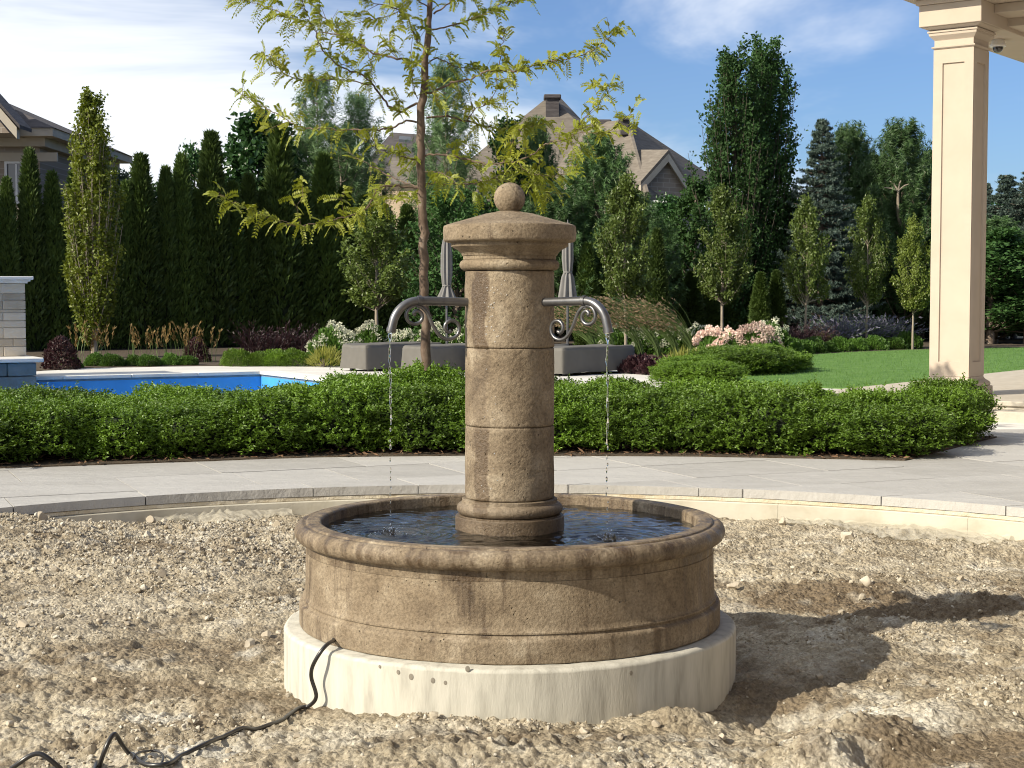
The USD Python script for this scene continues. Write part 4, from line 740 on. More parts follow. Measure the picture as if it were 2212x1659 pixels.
leafmat('leaf_oak', [(0, (0.028, 0.066, 0.020)), (0.5, (0.059, 0.127, 0.032)), (0.85, (0.118, 0.211, 0.048)), (1, (0.196, 0.293, 0.074))], trans=.2, rough=.6, spec=.2)
leafmat('leaf_yellow_oak', [(0, (0.068, 0.108, 0.014)), (0.35, (0.166, 0.202, 0.025)), (0.65, (0.331, 0.297, 0.040)), (0.88, (0.580, 0.430, 0.057)), (1, (0.700, 0.531, 0.081))], trans=.28, rough=.45, nscale=1.1, nmix=.5)
leafmat('leaf_broad', [(0, (0.029, 0.075, 0.022)), (0.5, (0.062, 0.143, 0.042)), (0.8, (0.125, 0.226, 0.070)), (1, (0.234, 0.312, 0.125))], trans=.2, rough=.32, spec=.35)
leafmat('leaf_silver', [(0, (0.070, 0.112, 0.070)), (0.5, (0.140, 0.196, 0.126)), (1, (0.280, 0.336, 0.238))], trans=.2, rough=.4)
leafmat('needle_pine', [(0, (0.039, 0.084, 0.028)), (0.5, (0.088, 0.164, 0.047)), (0.85, (0.171, 0.258, 0.076)), (1, (0.245, 0.329, 0.108))], trans=.1, rough=.5)
leafmat('needle_white_pine', [(0, (0.078, 0.146, 0.055)), (0.5, (0.146, 0.244, 0.089)), (1, (0.254, 0.351, 0.136))], trans=.15, rough=.5)
leafmat('needle_spruce', [(0, (0.047, 0.076, 0.061)), (0.5, (0.089, 0.131, 0.100)), (1, (0.168, 0.212, 0.165))], trans=.05, rough=.55)
leafmat('leaf_locust', [(0, (0.139, 0.200, 0.022)), (0.35, (0.278, 0.303, 0.034)), (0.7, (0.506, 0.418, 0.048)), (0.9, (0.658, 0.472, 0.085)), (1, (0.700, 0.411, 0.097))], trans=.35, rough=.45, nscale=1.3, nmix=.55)
leafmat('leaf_red', [(0, (0.028, 0.010, 0.011)), (0.6, (0.080, 0.032, 0.034)), (1, (0.152, 0.076, 0.068))], trans=.2, rough=.4)
leafmat('leaf_purple', [(0, (.025, .010, .014)), (.6, (.065, .028, .030)), (1, (.14, .075, .065))], trans=.1, rough=.4)
leafmat('leaf_fresh', [(0, (0.056, 0.126, 0.021)), (0.6, (0.126, 0.224, 0.042)), (1, (0.266, 0.350, 0.098))], trans=.25, rough=.4)
leafmat('leaf_lime', [(0, (.26, .29, .05)), (1, (.52, .48, .14))], trans=.3, rough=.45)
leafmat('plume_yellow', [(0, (0.208, 0.136, 0.048)), (1, (0.368, 0.264, 0.104))], trans=.2, rough=.7)
leafmat('plume_tan', [(0, (0.240, 0.162, 0.102)), (1, (0.480, 0.348, 0.228))], trans=.2, rough=.7)
leafmat('grass_long', [(0, (0.084, 0.140, 0.042)), (0.6, (0.182, 0.252, 0.084)), (1, (0.378, 0.378, 0.168))], trans=.25, rough=.5)
leafmat('flower_white', [(0, (.50, .52, .36)), (.6, (.68, .67, .56)), (1, (.78, .77, .70))], trans=.2, rough=.6)
leafmat('flower_pink', [(0, (.68, .42, .38)), (.45, (.74, .60, .50)), (1, (.78, .72, .60))], trans=.2, rough=.6, nscale=4, nmix=.7)
leafmat('flower_blue', [(0, (.11, .105, .16)), (1, (.22, .21, .28))], trans=.1, rough=.7)
def rng(k): return np.random.default_rng(k)

def broadleaf(seed, H, z0, prof, nlimb, ntwig, nleaf, L, Wd, tr, up=1.0, tw=.25, tvar=.8, lim_r=.35, flat=.0):
    """Wood and leaves of a tree: limbs reach points inside the crown's outline, twigs leave the limbs, leaves sit on the twigs."""
    r = rng(seed); tz = np.array([p[0] for p in prof]); pr = np.array([p[1] for p in prof])
    T = np.c_[np.cumsum(r.normal(0, .012 * H / 8, 9)), np.cumsum(r.normal(0, .012 * H / 8, 9)), np.linspace(0, H * .93, 9)]; T[:2, :2] *= .3
    wood = [tube(T, np.linspace(tr, tr * .22, 9), 9)]
    base, dirs, lens = [], [], []
    for k in range(nlimb):
        t = min(.995, (k + r.uniform(.1, .9)) / nlimb) ** .85; ph = r.uniform(0, 2 * np.pi); rad = np.interp(t, tz, pr) * r.uniform(.55, 1.0) * (1 if r.random() > .12 else r.uniform(1.0, 1.22))
        ze_ = z0 + t * (H - z0) * r.uniform(.97, 1.02); zs = max(z0 * r.uniform(.82, 1.0), ze_ - rad * up - .1 * r.random()); zs = min(zs, H * .9)
        a = np.array([np.interp(zs, T[:, 2], T[:, 0]), np.interp(zs, T[:, 2], T[:, 1]), zs]); e = np.array([rad * math.cos(ph), rad * math.sin(ph), ze_])
        mid = (a + e) / 2 + np.array([.14 * rad * math.cos(ph), .14 * rad * math.sin(ph), -.08 * (ze_ - zs)]) + r.normal(0, .04 * rad + .01, 3)
        s = np.linspace(0, 1, 7)[:, None]; c = (1 - s) ** 2 * a + 2 * s * (1 - s) * mid + s * s * e
        wood.append(tube(c, np.linspace(tr * lim_r * (1 - .6 * t), tr * .05, 7), 5, False))
        ss = r.uniform(.22, 1.0, ntwig) ** .8; q = np.stack([np.interp(ss, s[:, 0], c[:, j]) for j in range(3)], 1)
        out = unit(e - a) * .7 + np.array([0, 0, .35 * min(up, 2)]); base.append(q); dirs.append(unit(out + tvar * rdir(r, ntwig))); lens.append(tw * r.uniform(.5, 1.2, ntwig))
    B, D, Ln = np.vstack(base), np.vstack(dirs), np.concatenate(lens); n = len(B)
    s = r.uniform(.1, 1.05, (n, nleaf)); P = (B[:, None] + D[:, None] * (Ln[:, None] * s)[..., None]).reshape(-1, 3) + r.normal(0, .18 * tw, (n * nleaf, 3))
    LD = np.repeat(D, nleaf, 0) * .5 + .9 * rdir(r, n * nleaf) + [0, 0, -.15]
    return cat_(wood), kites(P, LD, L * r.uniform(.7, 1.25, n * nleaf), Wd * r.uniform(.7, 1.2, n * nleaf), r, .18)
def plant(proto, wood, leaf, wm, lm, wn='trunk', ln='crown'):
    obj(wn, wood, M[wm], proto, smooth=60); obj(ln, leaf, M[lm], proto)
    return proto
def shoots(r, P, D, L, npn, nl, nw, ang=.75, start=.0):
    """Needles round each shoot."""
    n = len(P); s = r.uniform(start, 1, (n, npn)); L = np.broadcast_to(L, (n,))
    Q = (P[:, None] + D[:, None] * (L[:, None] * s)[..., None]).reshape(-1, 3); d = np.repeat(D, npn, 0)
    R = rdir(r, n * npn); R = unit(R - d * (R * d).sum(1, keepdims=True))
    return needles(Q, d * (1 - ang) + R * ang, nl * r.uniform(.75, 1.2, n * npn), nw, r)
def pine(seed, H, R, nwh, nbr, nsh, nl, nw, npn, sl, upturn=.55, tr=.10, zlow=.12, taper=.75, curve=1.0):
    r = rng(seed); T = np.c_[r.normal(0, .02, 8), r.normal(0, .02, 8), np.linspace(0, H * .97, 8)]; wood = [tube(T, np.linspace(tr, tr * .15, 8), 8)]
    P, D, Ls = [], [], []
    for k in range(nwh):
        t = (k + r.uniform(0, .3)) / nwh; z = H * (zlow + (.97 - zlow) * t); rad = R * min(1.0, (1 - t) * 1.0 / (1 - taper) if t > taper else 1.0) * (.75 + .35 * (1 - t)) * (1 if t > .1 else .8)
        rad = R * (1 - t ** curve) ** .75 + .05
        for b in range(nbr):
            ph = 2 * np.pi * (b + r.uniform(-.3, .3)) / nbr + k * 1.7; L = rad * r.uniform(.7, 1.12); o = np.array([math.cos(ph), math.sin(ph), 0])
            s = np.linspace(0, 1, 6)[:, None]; c = np.array([0, 0, z]) + o * L * s + np.array([0, 0, 1]) * (L * (.12 * s + upturn * s ** 2))
            wood.append(tube(c, np.linspace(tr * .28 * (1 - .7 * t) + .006, .005, 6), 4, False))
            m = max(3, int(nsh * (.3 + rad / R))); ss = r.uniform(.2, 1, m) ** .7; ss[0] = 1
            q = np.stack([np.interp(ss, s[:, 0], c[:, j]) for j in range(3)], 1) + r.normal(0, .07, (m, 3)) * L
            P.append(q); D.append(unit(o * .45 + np.array([0, 0, .55 + upturn * .5]) + .55 * rdir(r, m))); Ls.append(sl * r.uniform(.6, 1.3, m))
    m = 6; P.append(np.array([[0, 0, H * .9]] * m) + r.normal(0, .03, (m, 3))); D.append(unit(np.array([0, 0, 1.0]) + .35 * rdir(r, m))); Ls.append(np.full(m, H * .07))
    P, D, Ls = np.vstack(P), np.vstack(D), np.concatenate(Ls)
    return cat_(wood), shoots(r, P, D, Ls, npn, nl, nw)
def spruce(seed, H, R, nwh=46, nbr=11, tr=.11):
    r = rng(seed); wood = [tube([(0, 0, 0), (0, 0, H)], [tr, .01], 8)]; P, D, Ls = [], [], []
    for k in range(nwh):
        t = (k + r.uniform(0, .5)) / nwh; z = H * (.04 + .95 * t); rad = R * (1 - t) ** .85 + .06
        for b in range(nbr):
            ph = 2 * np.pi * (b + r.uniform(-.3, .3)) / nbr + k * 2.4; z = H * (.04 + .95 * min(1, t + r.uniform(-.02, .02))); L = rad * r.uniform(.6, 1.2); o = np.array([math.cos(ph), math.sin(ph), 0]); sd = np.array([-o[1], o[0], 0])
            c = lambda s: np.array([0, 0, z]) + o * L * s[:, None] + np.array([0, 0, 1]) * (L * (.16 - .42 * s + .40 * s * s))[:, None]
            wood.append(tube(c(np.linspace(0, 1, 4)), np.linspace(.02, .004, 4), 3, False))
            m = int(5 + 10 * L / R); ss = r.uniform(.25, 1, m); side = r.choice([-1, 1], m)[:, None]
            P.append(c(ss)); D.append(unit(o * .7 + sd * side * .8 * (1 - ss[:, None] * .5) + [0, 0, .1] + .2 * rdir(r, m))); Ls.append((.10 + .22 * L / 1.5) * r.uniform(.7, 1.2, m))
    P, D, Ls = np.vstack(P), np.vstack(D), np.concatenate(Ls)
    return cat_(wood), shoots(r, P, D, Ls, 26, .075, .030, .7)
def dome_shrub(seed, rx, ry, H, n, L, Wd, jit=.5, up=.5, low=.0):
    """Leaves over an uneven dome, with the stems inside."""
    r = rng(seed); d = rdir(r, n); d[:, 2] = np.abs(d[:, 2]) * (1 - low) + low * d[:, 2]
    k = .86 + .34 * (meshkit.fbm(d * 2.2 + seed, 3, seed) - .5) * 1.6; dep = 1 - .35 * r.random(n) ** 2.2
    P = d * (k * dep)[:, None] * [rx, ry, H]; LD = unit(d * .6 + [0, 0, up] + jit * rdir(r, n))
    st = [tube([(0, 0, 0), *(x * .35 + [0, 0, .05 * H], x * .8)], [.012, .009, .004], 4, False) for x in P[:14]]
    return cat_(st), kites(P, LD, L * r.uniform(.7, 1.3, n), Wd * r.uniform(.7, 1.2, n), r, .2)

# boxwood shrubs of the low hedge
BOX = []
for k in range(4):
    r = rng(100 + k); pr = kindof('boxwood'); ns = 2700
    shape = lambda d: ((np.abs(d) ** 3.2).sum(1) ** (-1 / 3.2)) * (1 + 1.05 * (meshkit.fbm(d * 2.8 + 3 * k, 3, k) - .5))
    d = rdir(r, ns); d[:, 2] = np.where(d[:, 2] < -.75, -d[:, 2], d[:, 2])
    dep = 1 - .34 * r.random(ns) ** 2
    c = d * (shape(d) * dep)[:, None] * [.41, .41, .30] + [0, 0, .29]; c[:, 2] = np.maximum(c[:, 2], .03)
    ax = unit(d * .55 + [0, 0, .6] + .5 * rdir(r, ns)); ln = r.uniform(.045, .11, ns); ln[:260] *= 1.6; ax[:260] = unit(d[:260] * .3 + [0, 0, .9] + .25 * rdir(r, 260))
    nl = 10; s = np.linspace(.15, 1, nl); P = (c[:, None] + ax[:, None] * (ln[:, None] * s)[..., None]).reshape(-1, 3)
    D = np.repeat(ax, nl, 0) * .55 + rdir(r, ns * nl) * .95
    leaf = kites(P, D, r.uniform(.022, .038, ns * nl), r.uniform(.013, .020, ns * nl), r, .15)
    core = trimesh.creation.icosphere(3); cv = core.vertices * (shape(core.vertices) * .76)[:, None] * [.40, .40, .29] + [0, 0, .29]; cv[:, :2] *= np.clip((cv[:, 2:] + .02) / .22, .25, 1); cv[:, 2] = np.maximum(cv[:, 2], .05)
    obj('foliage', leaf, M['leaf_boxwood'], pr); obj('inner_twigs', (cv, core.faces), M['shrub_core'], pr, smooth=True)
    obj('stem', cat_([tube([(0, 0, 0), (x * .5, y * .5, .1), (x, y, .2)], [.012, .01, .006], 5) for x, y in r.uniform(-.2, .2, (5, 2))]), M['bark'], pr)
    BOX.append(pr)
hb = hedge_bed.buffer(-.36); r = rng(3); spots = []
fl = np.array([tuple(G(*t)[:2]) for t in ((-300, 1030), (0, 1012), (330, 1000), (700, 988), (1060, 984), (1500, 987), (1955, 995))])
from shapely.geometry import LineString
for row, off in enumerate((.58, 1.14, 1.70, 2.2, 2.7)):
    ln = LineString(fl[::-1]).parallel_offset(off, 'right', join_style=2); s = r.uniform(0, .3)
    while s < ln.length + 3:
        p = ln.interpolate(min(s, ln.length)); e = s - ln.length
        q = np.array([p.x, p.y]) + r.normal(0, .035, 2)
        if e <= 0 and hb.buffer(.1).contains(Point(q)) and abs(q[0]) < .345 * q[1] + .6: spots.append((q, row))
        s += .60 * r.uniform(.9, 1.12)
for q in ((3.35, 13.95), (3.62, 14.45), (3.95, 14.95), (4.22, 15.4), (3.4, 14.9), (3.75, 15.6), (2.9, 14.6), (3.1, 15.5)): spots.append((np.array(q), 9))
keep = []
for q, row in spots:
    if all(np.hypot(*(q - k[0])) > .40 for k in keep): keep.append((q, row))
last = max(range(len(keep)), key=lambda i: keep[i][0][0] / keep[i][0][1])
for i, (q, row) in enumerate(keep):
    sz = 1.04 + r.uniform(-.16, .18); sh = r.uniform(.70, .95) * (1.08 if -1.5 < q[0] < -.2 and row > 1 else 1) * (.80 if q[0] < -1.7 else 1) * (.86 if q[0] > .4 else 1)
    copy('boxwood_shrub', BOX[i % 4], 'boxwood shrub at the right end of the low hedge, nearest the steps' if i == last else 'bright green boxwood shrub packed into the low hedge behind the fountain', 'shrub', (q[0], q[1], .18), r.uniform(0, 6.28), (sz, sz, sh), None if i == last else 'boxwood shrubs of the low hedge')

# narrow cedars in a row
CED = []
for k in range(4):
    r = rng(200 + k); pr = kindof('cedar'); n = 9000; t = r.random(n) ** .85; ph = r.uniform(0, 2 * np.pi, n)
    pf = lambda t: .5 * np.clip((1 - t) ** .62, 0, 1) * (.72 + .28 * np.minimum(t / .15, 1))
    u3 = np.stack([np.cos(ph) * 1.6, np.sin(ph) * 1.6, t * 7], -1); bump = .80 + .55 * (meshkit.fbm(u3, 3, 60 + k) - .42)
    R = pf(t) * bump * (1 - .25 * r.random(n) ** 2); P = np.c_[R * np.cos(ph), R * np.sin(ph), t * .995]
    o = np.c_[np.cos(ph), np.sin(ph), 0 * ph]
    D = unit(o * .45 * [1, 1, 1] + np.array([0, 0, .9]) + .45 * rdir(r, n)); D[:, 2] *= .30
    v, f = kites(P, D, 1, 1, r)                                         # unit height 1, unit width 1; true sizes set below
    L = r.uniform(.05, .085, n); D2 = np.c_[D[:, :2], D[:, 2]]
    v, f = kites(P * [1.2, 1.2, 5.0], unit(o * .45 + np.array([0, 0, .9]) + .5 * rdir(r, n)), r.uniform(.13, .26, n), r.uniform(.05, .09, n), r, .1)
    obj('foliage', (v, f), M['leaf_cedar'], pr)
    tt = np.linspace(0.005, .97, 30); an = np.linspace(0, 2 * np.pi, 24, endpoint=False)
    TT, AA = np.meshgrid(tt, an, indexing='ij'); bb_ = .80 + .55 * (meshkit.fbm(np.stack([np.cos(AA) * 1.6, np.sin(AA) * 1.6, TT * 7], -1), 3, 60 + k) - .42); RR = pf(TT) * bb_ * .84 * 1.2
    v = np.stack([RR * np.cos(AA), RR * np.sin(AA), TT * 5.0], -1).reshape(-1, 3); i, j = np.meshgrid(np.arange(29), np.arange(24), indexing='ij'); qd = np.stack([i * 24 + j, i * 24 + (j + 1) % 24, (i + 1) * 24 + (j + 1) % 24, (i + 1) * 24 + j], -1).reshape(-1, 4)
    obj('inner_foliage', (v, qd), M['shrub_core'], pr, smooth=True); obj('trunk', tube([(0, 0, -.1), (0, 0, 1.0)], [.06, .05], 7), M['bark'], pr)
    CED.append(pr)
A0, AD, A1 = np.array([-13.0, 39.4]), np.array([math.cos(math.radians(37)), math.sin(math.radians(37))]), np.array([2.0, 43.2])
def online(u, off=0.0):
    k = (u - CX) / FPX; o = (A1 if u > 1250 else A0) + np.array([-AD[1], AD[0]]) * off; s = (k * o[1] - o[0]) / (AD[0] - k * AD[1]); return o + AD * s
r = rng(12)
CEDS = [(-215, 395, 70), (-150, 410, 70), (-85, 380, 66), (-35, 405, 60), (20, 393, 52), (70, 333, 60), (118, 380, 56), (165, 380, 60), (205, 395, 60), (245, 425, 52), (276, 400, 50), (308, 343, 72), (362, 370, 52), (396, 343, 58), (430, 420, 56), (460, 296, 78), (505, 400, 60), (540, 385, 60), (572, 420, 56), (606, 278, 84), (655, 400, 66), (702, 342, 76), (745, 410, 60), (790, 430, 60), (835, 455, 56), (880, 450, 60), (925, 460, 56), (970, 455, 60), (1015, 470, 60), (1060, 480, 60), (1105, 490, 60), (1150, 500, 60), (1195, 520, 56), (1235, 530, 52), (1268, 530, 50), (1305, 560, 50), (1345, 555, 50), (1385, 560, 50), (1418, 500, 46), (1455, 560, 50), (1492, 590, 50), (1530, 590, 50), (1570, 600, 50), (1608, 610, 46), (1642, 592, 42), (1676, 588, 40), (1710, 620, 46), (1750, 610, 46), (1790, 620, 46), (1835, 600, 46), (1880, 620, 46), (1925, 610, 46), (1970, 600, 50), (2020, 600, 50), (2130, 560, 50), (2175, 570, 50), (2215, 560, 50), (2260, 570, 50), (2310, 560, 50)]
OWN = {20: 'leftmost narrow cedar tip in front of the left house', 118: 'narrow cedar between the left house window and the yellowing oak', 362: 'shorter of two close cedar tips between the broad sunlit cedar and the tall pointed one', 396: 'taller of two close cedar tips between the broad sunlit cedar and the tall pointed one', 540: 'shorter narrow cedar left of the tallest cedar tip, below the big leafed tree', 702: 'narrow cedar tip below the pale white pine', 308: 'narrow cedar with a broad sunlit top, right of the far left house', 460: 'tall narrow cedar with pointed sunlit tip in front of the big leafed tree', 606: 'tallest narrow cedar of the row, tip left of the pale pine', 70: 'narrow cedar standing in front of the window of the left house', 1418: 'small yellow green cedar right of the pear tree behind the grasses'}
for k, (u, vt, w) in enumerate(CEDS):
    q = online(u, .0 if u not in (1418, 1642, 1676) else -3.5); H = W(u, vt, q[1])[2] - .17; wd = 1.22 * w / FPX * q[1] / .98
    copy('cedar', CED[k % 4], OWN.get(u, 'dark narrow cedar in the dense row behind the pool and lawn'), 'cedar tree', (q[0], q[1], .17), r.uniform(0, 6), (wd, wd, H / 4.98), None if u in OWN else 'dark narrow cedars in a row')

# standard pear trees along the bed
PEAR = []
for k in range(3):
    w_, l_ = broadleaf(300 + k, 3.7, 1.25, [(0, .35), (.12, .72), (.4, .85), (.7, .55), (.9, .28), (1, .05)], 56, 13, 14, .085, .055, .045, up=1.5, tw=.22)
    PEAR.append(plant(kindof('pear'), w_, l_, 'bark_pale', 'leaf_pear'))
w_, l_ = broadleaf(311, 3.7, 1.25, [(0, .3), (.12, .72), (.4, .85), (.7, .6), (.9, .3), (1, .05)], 66, 14, 14, .085, .055, .045, up=1.5, tw=.22)
PEAR.append(plant(kindof('pear'), w_, l_, 'bark_pale', 'leaf_pear_yellow'))
for k, (u, vt, w, Y, pk, lab) in enumerate(((1560, 415, 146, 39.5, 0, 'small round headed pear tree above the pink hydrangeas'), (1740, 433, 126, 40.5, 1, 'small pear tree with gappy crown right of the pink hydrangeas'), (1872, 432, 108, 41.5, 2, 'slim pear tree standing above the blue grey flower mound'), (1972, 478, 108, 41.0, 3, 'yellow green pear tree half hidden behind the pavilion pillar'),
        (1352, 388, 152, 36.0, 1, 'small pear tree behind the leaning ornamental grasses'), (815, 432, 180, 38.0, 2, 'small leafy tree with bare slim trunk left of the fountain'))):
    p = W(u, 700, Y); H = W(u, vt, Y)[2] - .17; wd = w / FPX * Y / 1.78
    copy('pear_tree', PEAR[pk], lab, 'tree', (p[0], p[1], .17), 1.3 * k, (wd, wd, H / 3.72), None)

def lone(name, lab, u, Y, build, wm, lm, cat='tree'):
    p = W(u, 700, Y); t = thing(name, lab, cat, (p[0], p[1], .10)); w_, l_ = build; plant(t, w_, l_, wm, lm); return t
hz = lambda u, v, Y: W(u, v, Y)[2] - .10
# yellowing columnar oak at left, big columnar oak at right
lone('columnar_oak', 'slender yellowing columnar oak standing before the dark cedars at left', 203, 35.5, broadleaf(401, hz(180, 200, 35.5), .45, [(0, .15), (.1, .36), (.3, .58), (.5, .66), (.7, .60), (.85, .42), (1, .10)], 120, 14, 13, .085, .058, .075, up=5.5, tw=.22, tvar=.75, lim_r=.42), 'bark_pale', 'leaf_yellow_oak')
OAK = [(0, 1.1), (.3, 1.28), (.55, 1.28), (.8, 1.15), (.93, .80), (1, .35)]
lone('columnar_oak', 'left and slightly lower one of two tall dark green columnar oaks on the right', 1588, 47, broadleaf(402, hz(1580, 108, 47), .4, OAK, 190, 17, 12, .105, .07, .12, up=4.5, tw=.34, tvar=.8, lim_r=.24), 'bark_dark', 'leaf_oak')
lone('columnar_oak', 'right and tallest one of two dark green columnar oaks, tips in blue sky', 1650, 48, broadleaf(412, hz(1665, 84, 48), .4, [(t, .88 * w) for t, w in OAK], 190, 17, 12, .105, .07, .12, up=5.0, tw=.34, tvar=.8, lim_r=.24), 'bark_dark', 'leaf_oak')
lone('leafy_tree', 'big leafed green tree rising behind the cedars, left of centre', 560, 49, broadleaf(403, hz(560, 252, 49), 1.2, [(0, 1.0), (.5, 1.35), (.8, 1.15), (1, .4)], 70, 14, 12, .21, .15, .10, up=1.3, tw=.42), 'bark', 'leaf_broad')
lone('silver_tree', 'pale silvery leafed tree filling the gap right of the left house', 262, 50, broadleaf(404, hz(262, 372, 50), .6, [(0, .6), (.5, .7), (1, .2)], 36, 12, 11, .12, .07, .08, up=1.8, tw=.3), 'bark_pale', 'leaf_silver')
lone('leafy_tree', 'dark glossy broadleaf tree right behind the fountain cap', 985, 43, broadleaf(405, hz(985, 420, 43), .4, [(0, 1.2), (.4, 1.75), (.75, 1.5), (1, .6)], 90, 15, 12, .12, .075, .10, up=1.2, tw=.38), 'bark', 'leaf_oak')
lone('leafy_tree', 'small dark leafy tree in front of the large brown hip roof', 1100, 48, broadleaf(406, hz(1095, 268, 48), .8, [(0, .9), (.4, 1.1), (.75, .8), (1, .15)], 60, 14, 12, .13, .085, .10, up=1.6, tw=.36), 'bark', 'leaf_oak')
lone('leafy_tree', 'dark leafy tree between the tall columnar oak and the gabled dormer', 1500, 49, broadleaf(407, hz(1490, 395, 49), .5, [(0, .8), (.4, 1.0), (.8, .7), (1, .2)], 50, 14, 12, .13, .085, .10, up=1.4, tw=.36), 'bark', 'leaf_oak')
BT = [plant(kindof('background_tree'), *broadleaf(430 + k, 6.0, .8, [(0, .9), (.4, 1.35), (.75, 1.15), (1, .3)], 60, 14, 12, .15, .10, .10, up=1.3, tw=.4), 'bark', 'leaf_oak' if k else 'leaf_broad') for k in range(2)]
for u, vt, wd, Y, k, lab in ((345, 400, .8, 54, 1, 'dim leafy tree in the gap behind the short cedars at left'), (425, 322, .8, 53, 0, 'light leafy tree between the two tallest cedars, left part'), (645, 300, 1.0, 52, 1, 'leafy tree behind the cedars below the pale white pines'), (745, 330, 1.0, 54, 0, 'leafy tree behind the cedars between pines and slim trunk'), (1230, 420, .8, 50, 1, 'leafy tree low before the brown hip roof, right of the ball'), (1440, 430, .8, 52, 0, 'leafy tree hiding the wall below the gabled dormer'),
        (1720, 420, .9, 53, 1, 'dark leafy tree between the tall oaks and the blue spruce'), (1890, 400, 1.1, 55, 1, 'dark leafy tree filling the gap between the pines at right'), (2010, 330, .9, 52, 1, 'dark leafy tree just left of the pavilion pillar'), (2190, 430, 1.2, 54, 0, 'light leafy tree between the spruces at the far right'), (2140, 500, 1.3, 46, 1, 'dark leafy tree low right beside the pavilion pillar'), (2220, 520, 1.3, 46, 1, 'dark leafy tree low at the far right edge'), (1800, 480, 1.2, 50, 1, 'dark leafy tree behind the pears and the blue spruce'), (1990, 450, 1.1, 50, 1, 'dark leafy tree behind the yellow green pear tree')):
    p = W(u, 700, Y); copy('background_tree', BT[k], lab, 'tree', (p[0], p[1], .1), u * .23, (wd, wd, hz(u, vt, Y) / 6.05))
WP = [plant(kindof('white_pine'), *pine(500 + k, 7.2, 1.25, 17, 6, 9, .17, .016, 46, .42, .8, .09, .12, curve=1.3), 'bark_pale', 'needle_white_pine') for k in range(2)]
for u, vt, wd, Y, k, lab in ((688, 148, 1.0, 50, 0, 'airy pale white pine with bare leader reaching into the clouds'), (776, 192, .95, 51, 1, 'white pine with shorter top between pale pine and slim trunk'), (966, 122, 1.0, 48, 0, 'tall white pine right behind the slim yellow tree, darker tip'), (738, 262, 1.1, 48, 1, 'shorter white pine thick with needles left of the slim trunk')):
    p = W(u, 700, Y); copy('white_pine', WP[k], lab, 'pine tree', (p[0], p[1], .1), u * .7, (wd, wd, hz(u, vt, Y) / 7.25))
BP = [plant(kindof('black_pine'), *pine(520 + k, 6.2, 1.75, 17, 8, 15, .15, .024, 54, .40, .75, .11, .05, curve=1.6), 'bark', 'needle_pine') for k in range(2)]
for u, vt, wd, Y, k, lab in ((1292, 288, .82, 45, 0, 'dense dark pine with upright candles in front of the brown roof'), (1368, 420, .72, 44, 1, 'dark pine standing right of and below the dense candle topped pine'), (1160, 258, .50, 50, 1, 'slim dark pine spire before the peak of the brown roof'), (1830, 270, .80, 51, 1, 'dark pine right behind the blue spruce'), (1893, 335, .8, 50, 0, 'lower dark pine between blue spruce and the star branched pine'), (1945, 262, .85, 49, 1, 'tall dark pine with upright candle tips left of the pavilion pillar'),
        (2150, 470, .8, 47, 0, 'dark pine seen right of the pavilion pillar'), (1190, 400, .75, 44, 0, 'dark pine low behind the ball of the fountain')):
    p = W(u, 700, Y); copy('black_pine', BP[k], lab, 'pine tree', (p[0], p[1], .1), u * .31, (wd, wd, hz(u, vt, Y) / 6.3))
SPR = plant(kindof('blue_spruce'), *spruce(540, 6.6, 1.7), 'bark', 'needle_spruce')
for u, vt, wd, Y, lab in ((1772, 250, .95, 47, 'blue grey spruce right beside the tall columnar oak'), (2168, 372, 1.15, 52, 'blue grey spruce right of the pavilion pillar'), (2232, 352, 1.3, 50, 'blue grey spruce cut by the right edge of the photo'), (2128, 390, .6, 56, 'thin pointed spruce peeking out right beside the pillar')):
    p = W(u, 700, Y); copy('blue_spruce', SPR, lab, 'spruce tree', (p[0], p[1], .1), u * .17, (wd, wd, hz(u, vt, Y) / 6.7))
star = W(1940, 412, 48.0); pb_ = W(1945, 700, 49); ms = [tube([(pb_[0], 49, W(1945, 505, 49)[2]), W(1942, 475, 48.3), W(1940, 450, 48.0), star], [.05, .05, .045, .035], 6)]
for dx, dz in ((-.42, .10), (-.25, .28), (.08, .30), (.40, .22), (.05, -.0)): ms.append(tube([star, star + [dx * .5, 0, dz * .7], star + [dx, 0, dz]], [.03, .025, .015], 5))
obj('bare_pruned_trunk', cat_(ms), M['bark_pale'], label='pale bare pruned trunk with stub branches among the dark pines', cat='tree trunk', smooth=40)

# ---------------------------------------------------------------- the young honey locust in front
YL = 15.3
loc = thing('honey_locust', 'young yellow green honey locust with slim bare trunk behind the hedge', 'tree')
r = rng(77)
def br(pts, bend, r0, r1, n=None):
    p = np.array(pts, float); L = np.r_[0, np.cumsum(np.hypot(*np.diff(p, axis=0).T))]; s = L / L[-1]
    q = np.array([W(u, v, YL + bend * t ** 1.2) for (u, v), t in zip(p, s)])
    n = n or max(8, int(L[-1] / 7)); c = spline(q, n); c[1:-1] += r.normal(0, .006, (n - 2, 3)); return c, np.linspace(r0, r1, n) ** 1.0
tr_, _ = br([(926, 900), (924, 845), (917, 640), (911, 400), (909, 300), (913, 220), (920, 130), (926, 60), (929, 0), (934, -80), (938, -170)], 0, .05, .02, 60)
tR = np.interp(np.linspace(0, 1, 60), [0, .1, .45, .6, .75, .85, 1], [.050, .048, .042, .038, .032, .024, .010]); obj('trunk', tube(tr_, tR * (1 + .05 * np.sin(np.arange(60) * 1.7)), 14), M['bark_honey'], loc, smooth=50)
